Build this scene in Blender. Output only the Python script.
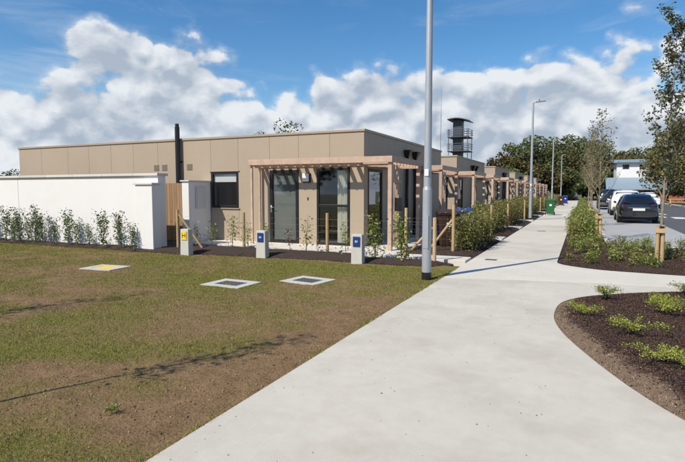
import bpy, bmesh, math, random
import numpy as np
from mathutils import Vector, Matrix
R = math.radians
random.seed(5); rng = np.random.default_rng(11)
for o in list(bpy.data.objects): bpy.data.objects.remove(o, do_unlink=True)
S = bpy.context.scene
COL = S.collection

# ------------------------------------------------------------------ camera, sky, sun, exposure
F_PX = 515.0; PITCH = math.atan(40/F_PX); YAW = R(24.87)
cam = bpy.data.objects.new('camera', bpy.data.cameras.new('camera')); COL.objects.link(cam)
cam.data.sensor_width = 36.0; cam.data.lens = 36.0*F_PX/685.0
cam.data.clip_start = 0.05; cam.data.clip_end = 3000
cam.location = (0, 0, 1.58)
cam.rotation_euler = (math.pi/2-PITCH, 0, YAW)
S.camera = cam
S.view_settings.view_transform = 'Standard'; S.view_settings.look = 'None'
S.view_settings.exposure = 0.15; S.view_settings.gamma = 1.0
S.view_settings.use_curve_mapping = False

SUN_AZ = R(27.0)      # shadows run this far from +Y towards +X
SUN_EL = R(46.0)
sdir = Vector((-math.sin(SUN_AZ)*math.cos(SUN_EL), -math.cos(SUN_AZ)*math.cos(SUN_EL), math.sin(SUN_EL)))
sun = bpy.data.objects.new('sun', bpy.data.lights.new('sun', 'SUN')); COL.objects.link(sun)
sun.data.energy = 4.7; sun.data.angle = R(0.55); sun.data.color = (1.0, 0.915, 0.79)
sun.rotation_euler = sdir.to_track_quat('Z', 'Y').to_euler()
sun.location = (-20, -40, 50)

W = bpy.data.worlds.new('World'); S.world = W; W.use_nodes = True; W.cycles.sampling_method = 'MANUAL'; W.cycles.sample_map_resolution = 512
T0 = 0.945
def build_world():
    nt = W.node_tree; N = nt.nodes; L = nt.links; N.clear()
    def nd(t, **k):
        n = N.new(t)
        for a, b in k.items(): setattr(n, a, b)
        return n
    def inp(n, i, v):
        if hasattr(v, 'is_linked') or isinstance(v, bpy.types.NodeSocket): L.new(v, n.inputs[i])
        else: n.inputs[i].default_value = v
    def m(op, a, b=0.0, c=0.0, clamp=False):
        n = nd('ShaderNodeMath', operation=op, use_clamp=clamp)
        inp(n, 0, a); inp(n, 1, b); inp(n, 2, c); return n.outputs[0]
    def sstep(x, a, b):
        n = nd('ShaderNodeMapRange', interpolation_type='SMOOTHSTEP')
        inp(n, 0, x); inp(n, 1, a); inp(n, 2, b); inp(n, 3, 0.0); inp(n, 4, 1.0); return n.outputs[0]
    sky = nd('ShaderNodeTexSky', sky_type='NISHITA', sun_disc=False)
    sky.sun_elevation = SUN_EL; sky.sun_rotation = math.pi+SUN_AZ
    sky.altitude = 60; sky.air_density = 1.0; sky.dust_density = 0.35; sky.ozone_density = 2.2
    tc = nd('ShaderNodeTexCoord')
    sep = nd('ShaderNodeSeparateXYZ'); L.new(tc.outputs['Generated'], sep.inputs[0])
    x, y, z = sep.outputs
    az = m('MULTIPLY', m('ARCTAN2', x, y), 57.2958)        # degrees, from +Y towards +X
    el = m('MULTIPLY', m('ARCSINE', z), 57.2958)
    def vec(a, b, c):
        n = nd('ShaderNodeCombineXYZ'); inp(n, 0, a); inp(n, 1, b); inp(n, 2, c); return n.outputs[0]
    def noise(v, scale, detail=8, rough=0.55, dist=0.0):
        n = nd('ShaderNodeTexNoise'); L.new(v, n.inputs['Vector'])
        n.inputs['Scale'].default_value = scale; n.inputs['Detail'].default_value = detail
        n.inputs['Roughness'].default_value = rough; n.inputs['Distortion'].default_value = dist
        return n.outputs['Fac']
    def puffs(dz, sx=0.0):
        p = vec(m('ADD', x, sx), y, m('MULTIPLY', m('ADD', z, dz), 1.45))
        wv = nd('ShaderNodeTexNoise'); L.new(p, wv.inputs['Vector']); wv.inputs['Scale'].default_value = 7.0; wv.inputs['Detail'].default_value = 3
        w = nd('ShaderNodeVectorMath', operation='MULTIPLY_ADD'); L.new(wv.outputs['Color'], w.inputs[0]); w.inputs[1].default_value = (.10, .10, .10); L.new(p, w.inputs[2])
        vo = nd('ShaderNodeTexVoronoi', feature='F1'); L.new(w.outputs[0], vo.inputs['Vector']); vo.inputs['Scale'].default_value = 13.5; vo.inputs['Detail'].default_value = 1.5; vo.inputs['Roughness'].default_value = .5; 
        bil = m('SUBTRACT', 1.0, vo.outputs['Distance'])                     # rounded heads
        return m('ADD', m('ADD', m('MULTIPLY', noise(p, 4.6, 3, 0.5), 0.80), m('MULTIPLY', noise(p, 10.0, 9, 0.64, 0.0), 0.58)), m('MULTIPLY', bil, 0.38))
    cov = m('SUBTRACT', 1.0, sstep(el, 4.0, 17.0))        # the bank of cloud over the horizon
    n0 = puffs(0.0); n1 = puffs(0.024, -.008)
    d0 = m('ADD', m('ADD', n0, m('MULTIPLY', cov, 0.56)), m('MULTIPLY', m('SUBTRACT', 1.0, sstep(el, 2.0, 10.5)), 0.30)); d0 = m('SUBTRACT', d0, m('MULTIPLY', sstep(el, 13.5, 19.0), 0.16)); heap = 0.0
    # heaps of cumulus standing out of the bank: (azimuth, elevation, half widths, weight)
    for (ca, ce, wa, we, wt) in ((-49.0, 14.8, 4.0, 2.3, .46), (-44.5, 12.8, 4.6, 2.3, .42), (-40.5, 11.0, 3.8, 2.0, .34), (-57, 12.6, 4.0, 2.6, -.30), (-58, 6.0, 6, 2.2, .10),
                                 (-33.0, 12.6, 4.8, 1.8, -.14), (-24.0, 11.0, 7, 2.2, .16), (-13, 11.6, 6.5, 2.2, .20), (-4.0, 10.6, 6, 2.2, .10), (2.5, 9.0, 4, 3.0, .14),
                                 (30, 12, 9, 4, .3), (75, 10, 12, 4, .3), (120, 14, 12, 5, .3), (170, 11, 14, 4, .3), (-150, 13, 12, 5, .3), (-100, 12, 11, 5, .3)):
        da = m('DIVIDE', m('SUBTRACT', az, ca), wa); de = m('DIVIDE', m('SUBTRACT', el, ce), we)
        r2 = m('ADD', m('MULTIPLY', da, da), m('MULTIPLY', de, de)); gz = m('MULTIPLY', m('EXPONENT', m('MULTIPLY', r2, -1.0)), wt)
        d0 = m('ADD', d0, gz)
        if wt > .15: heap = m('ADD', heap, m('MULTIPLY', gz, de))      # upper side of a heap catches the light
    alpha = m('ADD', m('MULTIPLY', sstep(d0, T0-.09, T0+.12), .35), m('MULTIPLY', sstep(d0, T0+.02, T0+.12), .65), clamp=True)
    rel = m('MULTIPLY', m('SUBTRACT', n0, n1), 3.2)
    shade = m('ADD', m('ADD', 0.47, m('MULTIPLY', rel, 1.05)), m('MULTIPLY', heap, 1.8))
    soft = noise(vec(x, y, m('MULTIPLY', z, 2.2)), 3.1, 4, 0.5)
    lit = m('ADD', shade, m('MULTIPLY', m('SUBTRACT', soft, 0.5), 1.5))
    thin = m('SUBTRACT', 1.0, sstep(d0, T0+.04, T0+.34))
    lit = m('ADD', lit, m('MULTIPLY', thin, 0.22), clamp=True)
    ramp = nd('ShaderNodeMix', data_type='RGBA'); inp(ramp, 0, lit)
    ramp.inputs[6].default_value = (2.75, 3.25, 3.95, 1); ramp.inputs[7].default_value = (5.4, 5.65, 5.95, 1)
    # high thin wisps
    pw = vec(m('MULTIPLY', x, 1.0), m('MULTIPLY', y, 1.0), m('MULTIPLY', z, 6.0))
    wn = noise(pw, 3.0, 7, 0.6, 0.6)
    wisp = m('MULTIPLY', sstep(wn, 0.50, 0.80), m('MULTIPLY', sstep(el, 5, 11), m('SUBTRACT', 1.0, sstep(el, 13, 26))))
    sat = nd('ShaderNodeHueSaturation'); L.new(sky.outputs[0], sat.inputs['Color']); sat.inputs['Saturation'].default_value = 1.32; sat.inputs['Value'].default_value = .88
    a = nd('ShaderNodeMix', data_type='RGBA'); inp(a, 0, m('MULTIPLY', wisp, 0.38)); L.new(sat.outputs[0], a.inputs[6]); a.inputs[7].default_value = (4.6, 5.1, 5.7, 1)
    b = nd('ShaderNodeMix', data_type='RGBA'); inp(b, 0, alpha); L.new(a.outputs[2], b.inputs[6]); L.new(ramp.outputs[2], b.inputs[7])
    bg = nd('ShaderNodeBackground'); L.new(b.outputs[2], bg.inputs[0]); bg.inputs[1].default_value = 0.135
    out = nd('ShaderNodeOutputWorld'); L.new(bg.outputs[0], out.inputs[0])
build_world()

# ------------------------------------------------------------------ materials
MATS = {}
def mat(name, col, rough=0.7, var=0.0, vscale=3.0, bump=0.0, bscale=60.0, metal=0.0, spec=0.5, island=0.0, col2=None, objrand=0.0, stain=0.0, coat=0.0, trans=0.0, stretch=None):
    if name in MATS: return MATS[name]
    M = bpy.data.materials.new(name); M.use_nodes = True; MATS[name] = M
    nt = M.node_tree; N = nt.nodes; L = nt.links
    b = N['Principled BSDF']; b.inputs['Roughness'].default_value = rough; b.inputs['Metallic'].default_value = metal
    b.inputs['Specular IOR Level'].default_value = spec; b.inputs['Coat Weight'].default_value = coat
    tc = N.new('ShaderNodeTexCoord'); geo = N.new('ShaderNodeNewGeometry')
    vsrc = geo.outputs['Position']
    if stretch:
        mp = N.new('ShaderNodeMapping'); mp.inputs['Scale'].default_value = stretch; L.new(vsrc, mp.inputs[0]); vsrc = mp.outputs[0]
    def noise(s, d=5, r=0.6):
        n = N.new('ShaderNodeTexNoise'); L.new(vsrc, n.inputs['Vector']); n.inputs['Scale'].default_value = s
        n.inputs['Detail'].default_value = d; n.inputs['Roughness'].default_value = r; return n.outputs['Fac']
    def mixc(f, a, c, mode='MIX'):
        n = N.new('ShaderNodeMix'); n.data_type = 'RGBA'; n.blend_type = mode
        for i, v in ((0, f), (6, a), (7, c)):
            if isinstance(v, bpy.types.NodeSocket): L.new(v, n.inputs[i])
            else: n.inputs[i].default_value = v
        return n.outputs[2]
    def rng_(v, a, c, lo, hi):
        n = N.new('ShaderNodeMapRange'); L.new(v, n.inputs[0])
        for i, q in enumerate((a, c, lo, hi)): n.inputs[i+1].default_value = q
        return n.outputs[0]
    c4 = (*col, 1)
    cur = None
    if col2 is not None:
        if island: cur = mixc(geo.outputs['Random Per Island'], c4, (*col2, 1))
        else: cur = mixc(rng_(noise(vscale), .35, .65, 0, 1), c4, (*col2, 1))
    def scale_by(v, lo, hi):
        nonlocal cur
        n = N.new('ShaderNodeHueSaturation'); n.inputs['Color'].default_value = c4
        if cur is not None: L.new(cur, n.inputs['Color'])
        L.new(rng_(v, 0.25, 0.75, lo, hi), n.inputs['Value']); cur = n.outputs[0]
    if var: scale_by(noise(vscale), 1-var, 1+var); scale_by(noise(vscale*9), 1-var*.5, 1+var*.5)
    if island:
        n = N.new('ShaderNodeMath'); n.operation = 'FRACT'
        q = N.new('ShaderNodeMath'); q.operation = 'MULTIPLY'; L.new(geo.outputs['Random Per Island'], q.inputs[0]); q.inputs[1].default_value = 7.31
        L.new(q.outputs[0], n.inputs[0]); scale_by(n.outputs[0], 1-island, 1+island)
    if objrand:
        oi = N.new('ShaderNodeObjectInfo'); scale_by(oi.outputs['Random'], 1-objrand, 1+objrand)
    if stain: 
        st = noise(1.3, 8, .65); cur = mixc(rng_(st, .48, .75, 0, stain), cur if cur is not None else c4, (col[0]*.66, col[1]*.61, col[2]*.50, 1))
    if cur is not None: L.new(cur, b.inputs['Base Color'])
    else: b.inputs['Base Color'].default_value = c4
    if bump:
        bn = N.new('ShaderNodeBump'); bn.inputs['Strength'].default_value = 1.0; bn.inputs['Distance'].default_value = bump
        L.new(noise(bscale, 6), bn.inputs['Height']); L.new(bn.outputs[0], b.inputs['Normal'])
    if trans:
        tr = N.new('ShaderNodeBsdfTranslucent'); mx = N.new('ShaderNodeMixShader'); mx.inputs[0].default_value = trans
        if cur is not None: L.new(cur, tr.inputs[0])
        else: tr.inputs[0].default_value = c4
        L.new(b.outputs[0], mx.inputs[1]); L.new(tr.outputs[0], mx.inputs[2]); L.new(mx.outputs[0], N['Material Output'].inputs[0])
    return M

def glass_mat(name, tint=(0.75, 0.8, 0.8), refl=1.0, dirt=0.03):
    M = bpy.data.materials.new(name); M.use_nodes = True; MATS[name] = M
    nt = M.node_tree; N = nt.nodes; L = nt.links; N.remove(N['Principled BSDF'])
    lw = N.new('ShaderNodeLayerWeight'); lw.inputs[0].default_value = .5
    fr = N.new('ShaderNodeMath'); fr.operation = 'POWER'; L.new(lw.outputs['Facing'], fr.inputs[0]); fr.inputs[1].default_value = 4.0
    mu = N.new('ShaderNodeMath'); mu.operation = 'MULTIPLY_ADD'; L.new(fr.outputs[0], mu.inputs[0]); mu.inputs[1].default_value = .75*refl; mu.inputs[2].default_value = 0.055*refl; mu.use_clamp = True
    t = N.new('ShaderNodeBsdfTransparent'); t.inputs[0].default_value = (*tint, 1)
    g = N.new('ShaderNodeBsdfGlossy'); g.inputs['Roughness'].default_value = dirt; g.inputs[0].default_value = (.95, .97, 1, 1)
    mx = N.new('ShaderNodeMixShader'); L.new(mu.outputs[0], mx.inputs[0]); L.new(t.outputs[0], mx.inputs[1]); L.new(g.outputs[0], mx.inputs[2])
    L.new(mx.outputs[0], N['Material Output'].inputs[0]); return M
GLASS = glass_mat('window_glass', (.92, .94, .93), 1.25)
CARGLASS = glass_mat('car_glass', (.25, .28, .28), 1.2)

CLAD = mat('beige_cladding', (.39, .318, .235), .55, var=.035, vscale=.8, bump=.0006, bscale=300, objrand=.02, stain=.06)
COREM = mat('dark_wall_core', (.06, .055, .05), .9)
TRIM = mat('parapet_trim', (.36, .30, .23), .45, var=.04)
BLACKM = mat('black_metal', (.012, .012, .013), .4, spec=.5)
GREYM = mat('grey_metal', (.10, .10, .10), .5)
WOODP = mat('pink_softwood', (.50, .362, .275), .75, var=.18, vscale=5, bump=.0015, bscale=90, objrand=.08)
WOODG = mat('gate_wood', (.29, .185, .10), .75, var=.15, vscale=6, bump=.0015, bscale=80, objrand=.12, stretch=(4, 4, .4))
STAKE = mat('stake_wood', (.46, .325, .17), .8, var=.16, vscale=9, bump=.002, bscale=70, objrand=.12)
RENDER = mat('white_render', (.73, .73, .72), .85, var=.02, vscale=1.2, bump=.0012, bscale=220, stain=.10)
COPING = mat('coping_concrete', (.58, .565, .53), .8, var=.06, vscale=2, objrand=.05)
CONC = mat('path_concrete', (.53, .50, .43), .85, var=.10, vscale=.8, bump=.0020, bscale=130, stain=.45, objrand=.02)
CONC2 = mat('path_concrete_light', (.575, .545, .475), .85, var=.07, vscale=1.4, bump=.0010, bscale=130, stain=.10, objrand=.03)
SLABM = mat('apron_concrete', (.62, .58, .52), .85, var=.06, vscale=2, bump=.001)
PAVE = mat('bay_concrete', (.36, .36, .355), .85, var=.07, vscale=1.2, bump=.001, objrand=.03, stain=.15)
ASPH = mat('asphalt', (.085, .087, .092), .85, var=.14, vscale=1.0, bump=.002, bscale=250)
PAINTW = mat('road_paint', (.72, .72, .70), .7, var=.08, vscale=5)
MULCH = mat('mulch', (.040, .025, .018), .95, var=.3, vscale=14, bump=.012, bscale=45)
CHIPS = mat('mulch_chips', (.045, .026, .019), .95, island=.6, col2=(.115, .07, .05), spec=.2)
PEBBLE = mat('pebbles', (.15, .10, .065), .95, island=.35, col2=(.33, .26, .19), spec=.2)
MARKC = mat('marker_concrete', (.50, .49, .45), .85, var=.05, vscale=9, bump=.001, bscale=200)
YEL = mat('sign_yellow', (.80, .56, .02), .45)
BLUE = mat('sign_blue', (.010, .04, .17), .4)
WHITE = mat('sign_white', (.8, .8, .8), .5)
GALV = mat('galvanised_steel', (.40, .43, .46), .48, metal=.35, var=.06, vscale=3)
IRON = mat('cast_iron', (.085, .085, .085), .6, bump=.002, bscale=140)
WIREM = mat('galvanised_wire', (.34, .35, .34), .5, metal=.5)
BARK = mat('pale_bark', (.24, .20, .14), .9, var=.2, vscale=20, bump=.003, bscale=70)
BARKD = mat('dark_bark', (.09, .07, .05), .95, var=.2, vscale=8, bump=.004)
LEAF_HEDGE = mat('leaf_hedge', (.13, .165, .038), .5, island=.4, col2=(.29, .25, .075), trans=.25)
LEAF_RED = mat('leaf_red', (.10, .035, .022), .5, island=.35, col2=(.13, .08, .03), trans=.22)
LEAF_DARK = mat('leaf_dark', (.055, .105, .026), .5, island=.35, col2=(.125, .165, .045), trans=.2)
LEAF_LIME = mat('leaf_lime', (.26, .32, .04), .5, island=.3, col2=(.42, .44, .08), trans=.3)
LEAF_GREEN = mat('leaf_green', (.16, .225, .045), .5, island=.35, col2=(.31, .32, .075), trans=.3)
LEAF_TREE = mat('leaf_tree', (.060, .082, .030), .5, island=.4, col2=(.125, .12, .045), trans=.2)
LEAF_FAR = mat('leaf_far', (.075, .110, .042), .7, island=.45, col2=(.145, .16, .06), trans=.12, spec=.2)
LEAF_FAR2 = mat('leaf_far_rust', (.075, .078, .030), .7, island=.45, col2=(.15, .115, .045), trans=.12, spec=.2)
LEAF_OLIVE = mat('leaf_olive', (.11, .115, .035), .6, island=.4, col2=(.20, .155, .05), trans=.2)
GRASSM = mat('grass_blades', (.15, .215, .030), .65, island=.35, col2=(.32, .28, .075), trans=.25, spec=.25)
DRYM = mat('dry_grass_blades', (.20, .13, .06), .8, island=.35, col2=(.31, .225, .115), trans=.2, spec=.2)
CURT = mat('curtain_cloth', (.80, .77, .68), .9, var=.05)
BLIND = mat('frosted_blind', (.17, .18, .175), .8)
CARB = mat('black_paint', (.008, .009, .012), .22, coat=1.0, spec=.6)
CARW = mat('white_paint', (.72, .73, .74), .3, coat=.8)
TYRE = mat('tyre_rubber', (.015, .015, .015), .85)
RIM = mat('alloy', (.45, .45, .46), .35, metal=.7)
REDL = mat('tail_light', (.25, .008, .008), .15)
PLATE = mat('number_plate', (.72, .72, .70), .5)
BRICK = mat('red_brick', (.30, .105, .055), .9, var=.2, vscale=4)
ROOFB = mat('blue_grey_roof', (.22, .30, .36), .5, var=.08)
GROUNDM = mat('earth', (.13, .105, .06), .95, var=.25, vscale=.6, col2=(.07, .09, .03))
GREEN_BIN = mat('bin_green', (.02, .12, .035), .45)
BROWN_BIN = mat('bin_brown', (.045, .02, .015), .5)
BLUE_BIN = mat('bin_blue', (.01, .03, .22), .4)

# ------------------------------------------------------------------ helpers
def link(o, parent=None):
    COL.objects.link(o)
    if parent is not None: o.parent = parent
    return o
def tag(o, label=None, cat=None, group=None, kind=None):
    if label: o['label'] = label
    if cat: o['category'] = cat
    if group: o['group'] = group
    if kind: o['kind'] = kind
    return o
def thing(name, loc, label, cat, group=None, rz=0.0):
    o = bpy.data.objects.new(name, None); o.location = loc; o.rotation_euler = (0, 0, rz); o.empty_display_size = .2
    link(o); return tag(o, label, cat, group)
def copy_tree(o, parent=None):
    c = o.copy(); COL.objects.link(c); c.parent = parent
    for ch in [k for k in bpy.data.objects if k.parent == o]: copy_tree(ch, c)
    return c
class MB:
    def __init__(s): s.v = []; s.f = []
    def box(s, x0, x1, y0, y1, z0, z1):
        n = len(s.v); s.v += [(x0,y0,z0),(x1,y0,z0),(x1,y1,z0),(x0,y1,z0),(x0,y0,z1),(x1,y0,z1),(x1,y1,z1),(x0,y1,z1)]
        s.f += [(n,n+3,n+2,n+1),(n+4,n+5,n+6,n+7),(n,n+1,n+5,n+4),(n+1,n+2,n+6,n+5),(n+2,n+3,n+7,n+6),(n+3,n,n+4,n+7)]; return s
    def tube(s, p, q, r0, r1=None, n=8, cap=True):
        r1 = r0 if r1 is None else r1; p = Vector(p); q = Vector(q); d = (q-p)
        if d.length < 1e-6: return s
        d.normalize(); a = d.orthogonal().normalized(); b = d.cross(a); k = len(s.v)
        for c, r in ((p, r0), (q, r1)):
            for i in range(n):
                t = 2*math.pi*i/n; s.v.append(tuple(c+a*(r*math.cos(t))+b*(r*math.sin(t))))
        for i in range(n): j = (i+1) % n; s.f.append((k+i, k+j, k+n+j, k+n+i))
        if cap: s.f.append(tuple(k+i for i in reversed(range(n)))); s.f.append(tuple(k+n+i for i in range(n)))
        return s
    def path(s, pts, r, n=6):
        for i in range(len(pts)-1): s.tube(pts[i], pts[i+1], r if not isinstance(r, (list, tuple)) else r[i], r if not isinstance(r, (list, tuple)) else r[i+1], n, cap=True)
        return s
    def prism(s, poly, z0, z1):
        n = len(s.v); k = len(poly)
        s.v += [(x, y, z0) for x, y in poly]+[(x, y, z1) for x, y in poly]
        s.f.append(tuple(n+i for i in reversed(range(k)))); s.f.append(tuple(n+k+i for i in range(k)))
        for i in range(k): j = (i+1) % k; s.f.append((n+i, n+j, n+k+j, n+k+i))
        return s
    def hexa(s, lo, hi):   # two quads (4 points each)
        n = len(s.v); s.v += [tuple(p) for p in lo]+[tuple(p) for p in hi]
        s.f += [(n,n+3,n+2,n+1),(n+4,n+5,n+6,n+7),(n,n+1,n+5,n+4),(n+1,n+2,n+6,n+5),(n+2,n+3,n+7,n+6),(n+3,n,n+4,n+7)]; return s
    def mesh(s, name, m, smooth=False):
        me = bpy.data.meshes.new(name); me.from_pydata(s.v, [], s.f); me.materials.append(m)
        bm = bmesh.new(); bm.from_mesh(me); bmesh.ops.recalc_face_normals(bm, faces=bm.faces); bm.to_mesh(me); bm.free()
        if smooth:
            me.shade_smooth()
        return me
    def build(s, name, m, parent=None, smooth=False, bevel=0.0, world=True):
        """vertices are in world coordinates when world and the parent has no rotation; else local to the parent"""
        off = Vector((0,0,0))
        if parent is not None and world:
            q = parent
            while q is not None: off += q.location; q = q.parent
            s.v = [(a-off.x, b-off.y, c-off.z) for a, b, c in s.v]
        o = bpy.data.objects.new(name, s.mesh(name, m, smooth)); link(o, parent)
        if bevel:
            md = o.modifiers.new('bevel', 'BEVEL'); md.width = bevel; md.segments = 2; md.limit_method = 'ANGLE'
        return o
BOXC = {}
def boxo(name, x0, x1, y0, y1, z0, z1, m, parent=None, bevel=0.0):
    """a box object sharing its mesh with every box of the same size and material"""
    sx, sy, sz = x1-x0, y1-y0, z1-z0
    key = (round(sx, 3), round(sy, 3), round(sz, 3), m.name, name)
    if key not in BOXC: BOXC[key] = MB().box(-sx/2, sx/2, -sy/2, sy/2, -sz/2, sz/2).mesh(name, m)
    o = bpy.data.objects.new(name, BOXC[key]); link(o, parent)
    loc = Vector(((x0+x1)/2, (y0+y1)/2, (z0+z1)/2)); q = parent
    while q is not None: loc -= q.location; q = q.parent
    o.location = loc
    if bevel:
        md = o.modifiers.new('bevel', 'BEVEL'); md.width = bevel; md.segments = 2; md.limit_method = 'ANGLE'
    return o
def np_mesh(name, V, Q, m, smooth=False):
    V = np.asarray(V, dtype=np.float32); Q = np.asarray(Q, dtype=np.int32); k = Q.shape[1]
    me = bpy.data.meshes.new(name); me.vertices.add(len(V)); me.vertices.foreach_set('co', V.ravel())
    me.loops.add(Q.size); me.loops.foreach_set('vertex_index', Q.ravel())
    me.polygons.add(len(Q)); me.polygons.foreach_set('loop_start', np.arange(0, Q.size, k, dtype=np.int32))
    me.update(calc_edges=True); me.validate(); me.materials.append(m)
    if smooth: me.shade_smooth()
    return me
def np_obj(name, V, Q, m, parent=None, smooth=False):
    return link(bpy.data.objects.new(name, np_mesh(name, V, Q, m, smooth)), parent)

def vnoise(x, y, scale, seed=0, octaves=3):
    x = np.asarray(x, float)*scale; y = np.asarray(y, float)*scale; out = 0; amp = 1; tot = 0
    for o in range(octaves):
        r = np.random.default_rng(seed*17+o).random((64, 64))
        xi = np.floor(x).astype(int); yi = np.floor(y).astype(int); fx = x-xi; fy = y-yi
        fx = fx*fx*(3-2*fx); fy = fy*fy*(3-2*fy)
        g = lambda a, b: r[a % 64, b % 64]
        v = (g(xi, yi)*(1-fx)+g(xi+1, yi)*fx)*(1-fy)+(g(xi, yi+1)*(1-fx)+g(xi+1, yi+1)*fx)*fy
        out = out+v*amp; tot += amp; amp *= .5; x = x*2.03+5.1; y = y*2.03+3.7
    return out/tot
def inside(px, py, poly):
    res = np.zeros(len(px), bool); n = len(poly)
    for i in range(n):
        x0, y0 = poly[i]; x1, y1 = poly[(i+1) % n]
        c = ((y0 > py) != (y1 > py)); 
        with np.errstate(divide='ignore', invalid='ignore'): xs = (x1-x0)*(py-y0)/((y1-y0) if y1 != y0 else 1e-9)+x0
        res ^= c & (px < xs)
    return res
def pdist(px, py, poly, closed=True):
    d = np.full(len(px), 1e9); n = len(poly)
    for i in range(n if closed else n-1):
        x0, y0 = poly[i]; x1, y1 = poly[(i+1) % n]; dx, dy = x1-x0, y1-y0; l2 = dx*dx+dy*dy+1e-12
        t = np.clip(((px-x0)*dx+(py-y0)*dy)/l2, 0, 1); d = np.minimum(d, np.hypot(px-x0-t*dx, py-y0-t*dy))
    return d
def leaves(P, size, seed=0, up=.4, long=1.9, svar=.35):
    """leaf-shaped quads at points P, each its own island"""
    r = np.random.default_rng(seed); n = len(P); P = np.asarray(P, float)
    a = r.normal(size=(n, 3)); a[:, 2] = a[:, 2]*.8+up; a /= np.linalg.norm(a, axis=1)[:, None]+1e-9
    b = r.normal(size=(n, 3)); b -= a*(a*b).sum(1)[:, None]; b /= np.linalg.norm(b, axis=1)[:, None]+1e-9
    nn = np.cross(a, b); s = (size*(1+svar*r.uniform(-1, 1, n)))[:, None]; w = s/long
    V = np.empty((n, 4, 3)); V[:, 0] = P-a*s*.5; V[:, 1] = P+b*w*.5+nn*s*.08; V[:, 2] = P+a*s*.5; V[:, 3] = P-b*w*.5+nn*s*.08
    return V.reshape(-1, 3), np.arange(4*n).reshape(-1, 4)
def tetra(P, size, seed=0, long=2.6, flat=.35):
    r = np.random.default_rng(seed); n = len(P); P = np.asarray(P, float); t = r.uniform(0, 6.283, n)
    a = np.stack([np.cos(t), np.sin(t), r.normal(0, .35, n)], 1); b = np.stack([-np.sin(t), np.cos(t), r.normal(0, .35, n)], 1)
    s = (size*(.5+r.random(n)))[:, None]; w = s/long; up = np.array([0, 0, 1.])
    V = np.empty((n, 4, 3)); V[:, 0] = P-a*s*.5-b*w*.3; V[:, 1] = P+a*s*.5-b*w*.5; V[:, 2] = P+b*w*.6+a*s*.2*r.uniform(-1, 1, n)[:, None]; V[:, 3] = P+up*s*flat+b*w*.1
    i = np.arange(n)*4
    Q = np.concatenate([np.stack([i, i+2, i+1], 1), np.stack([i, i+1, i+3], 1), np.stack([i+1, i+2, i+3], 1), np.stack([i+2, i, i+3], 1)])
    return V.reshape(-1, 3), Q

# ------------------------------------------------------------------ ground, lawn, path, beds, road
PX_L, PX_R = -2.27, -0.45
g = MB(); g.v = [(-900,-200,-.09),(900,-200,-.09),(900,1600,-.09),(-900,1600,-.09)]; g.f = [(0,1,2,3)]
tag(g.build('ground', GROUNDM), kind='structure')

def green_at(x, y):
    """how grassy the new lawn is, 0 bare soil to 1 green"""
    n = vnoise(x, y, .55, 3, 4); n2 = vnoise(x, y, 2.3, 9, 3)
    g_ = (n-.5)*1.5+(n2-.5)*1.2+.27
    g_ += .42*np.clip((y-6.2)/3.2, 0, 1)                              # better grown towards the houses
    b = np.abs((y-3.75)-(x+4.0)*.62); g_ += .72*np.exp(-(b/.36)**2)*np.clip((-x-2.5)/.5, 0, 1)*np.clip((x+8)/2, 0, 1)
    g_ += .95*np.exp(-(((x+3.0)/.8)**2+((y-1.85)/.42)**2))
    g_ += .40*np.exp(-(((x+3.0)/.9)**2+((y-9.7)/.6)**2))
    g_ -= .42*np.exp(-((x+2.6)/.5)**2)*np.clip((8-y)/2, 0, 1)          # worn along the path edge
    return np.clip(g_, 0, 1)
LAWN_TOP = 10.9
def lawn_z(x, y): return -.024+.018*(vnoise(x, y, .9, 21, 2)-.5)+.022*(vnoise(x, y, 5.5, 22, 3)-.5)
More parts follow.
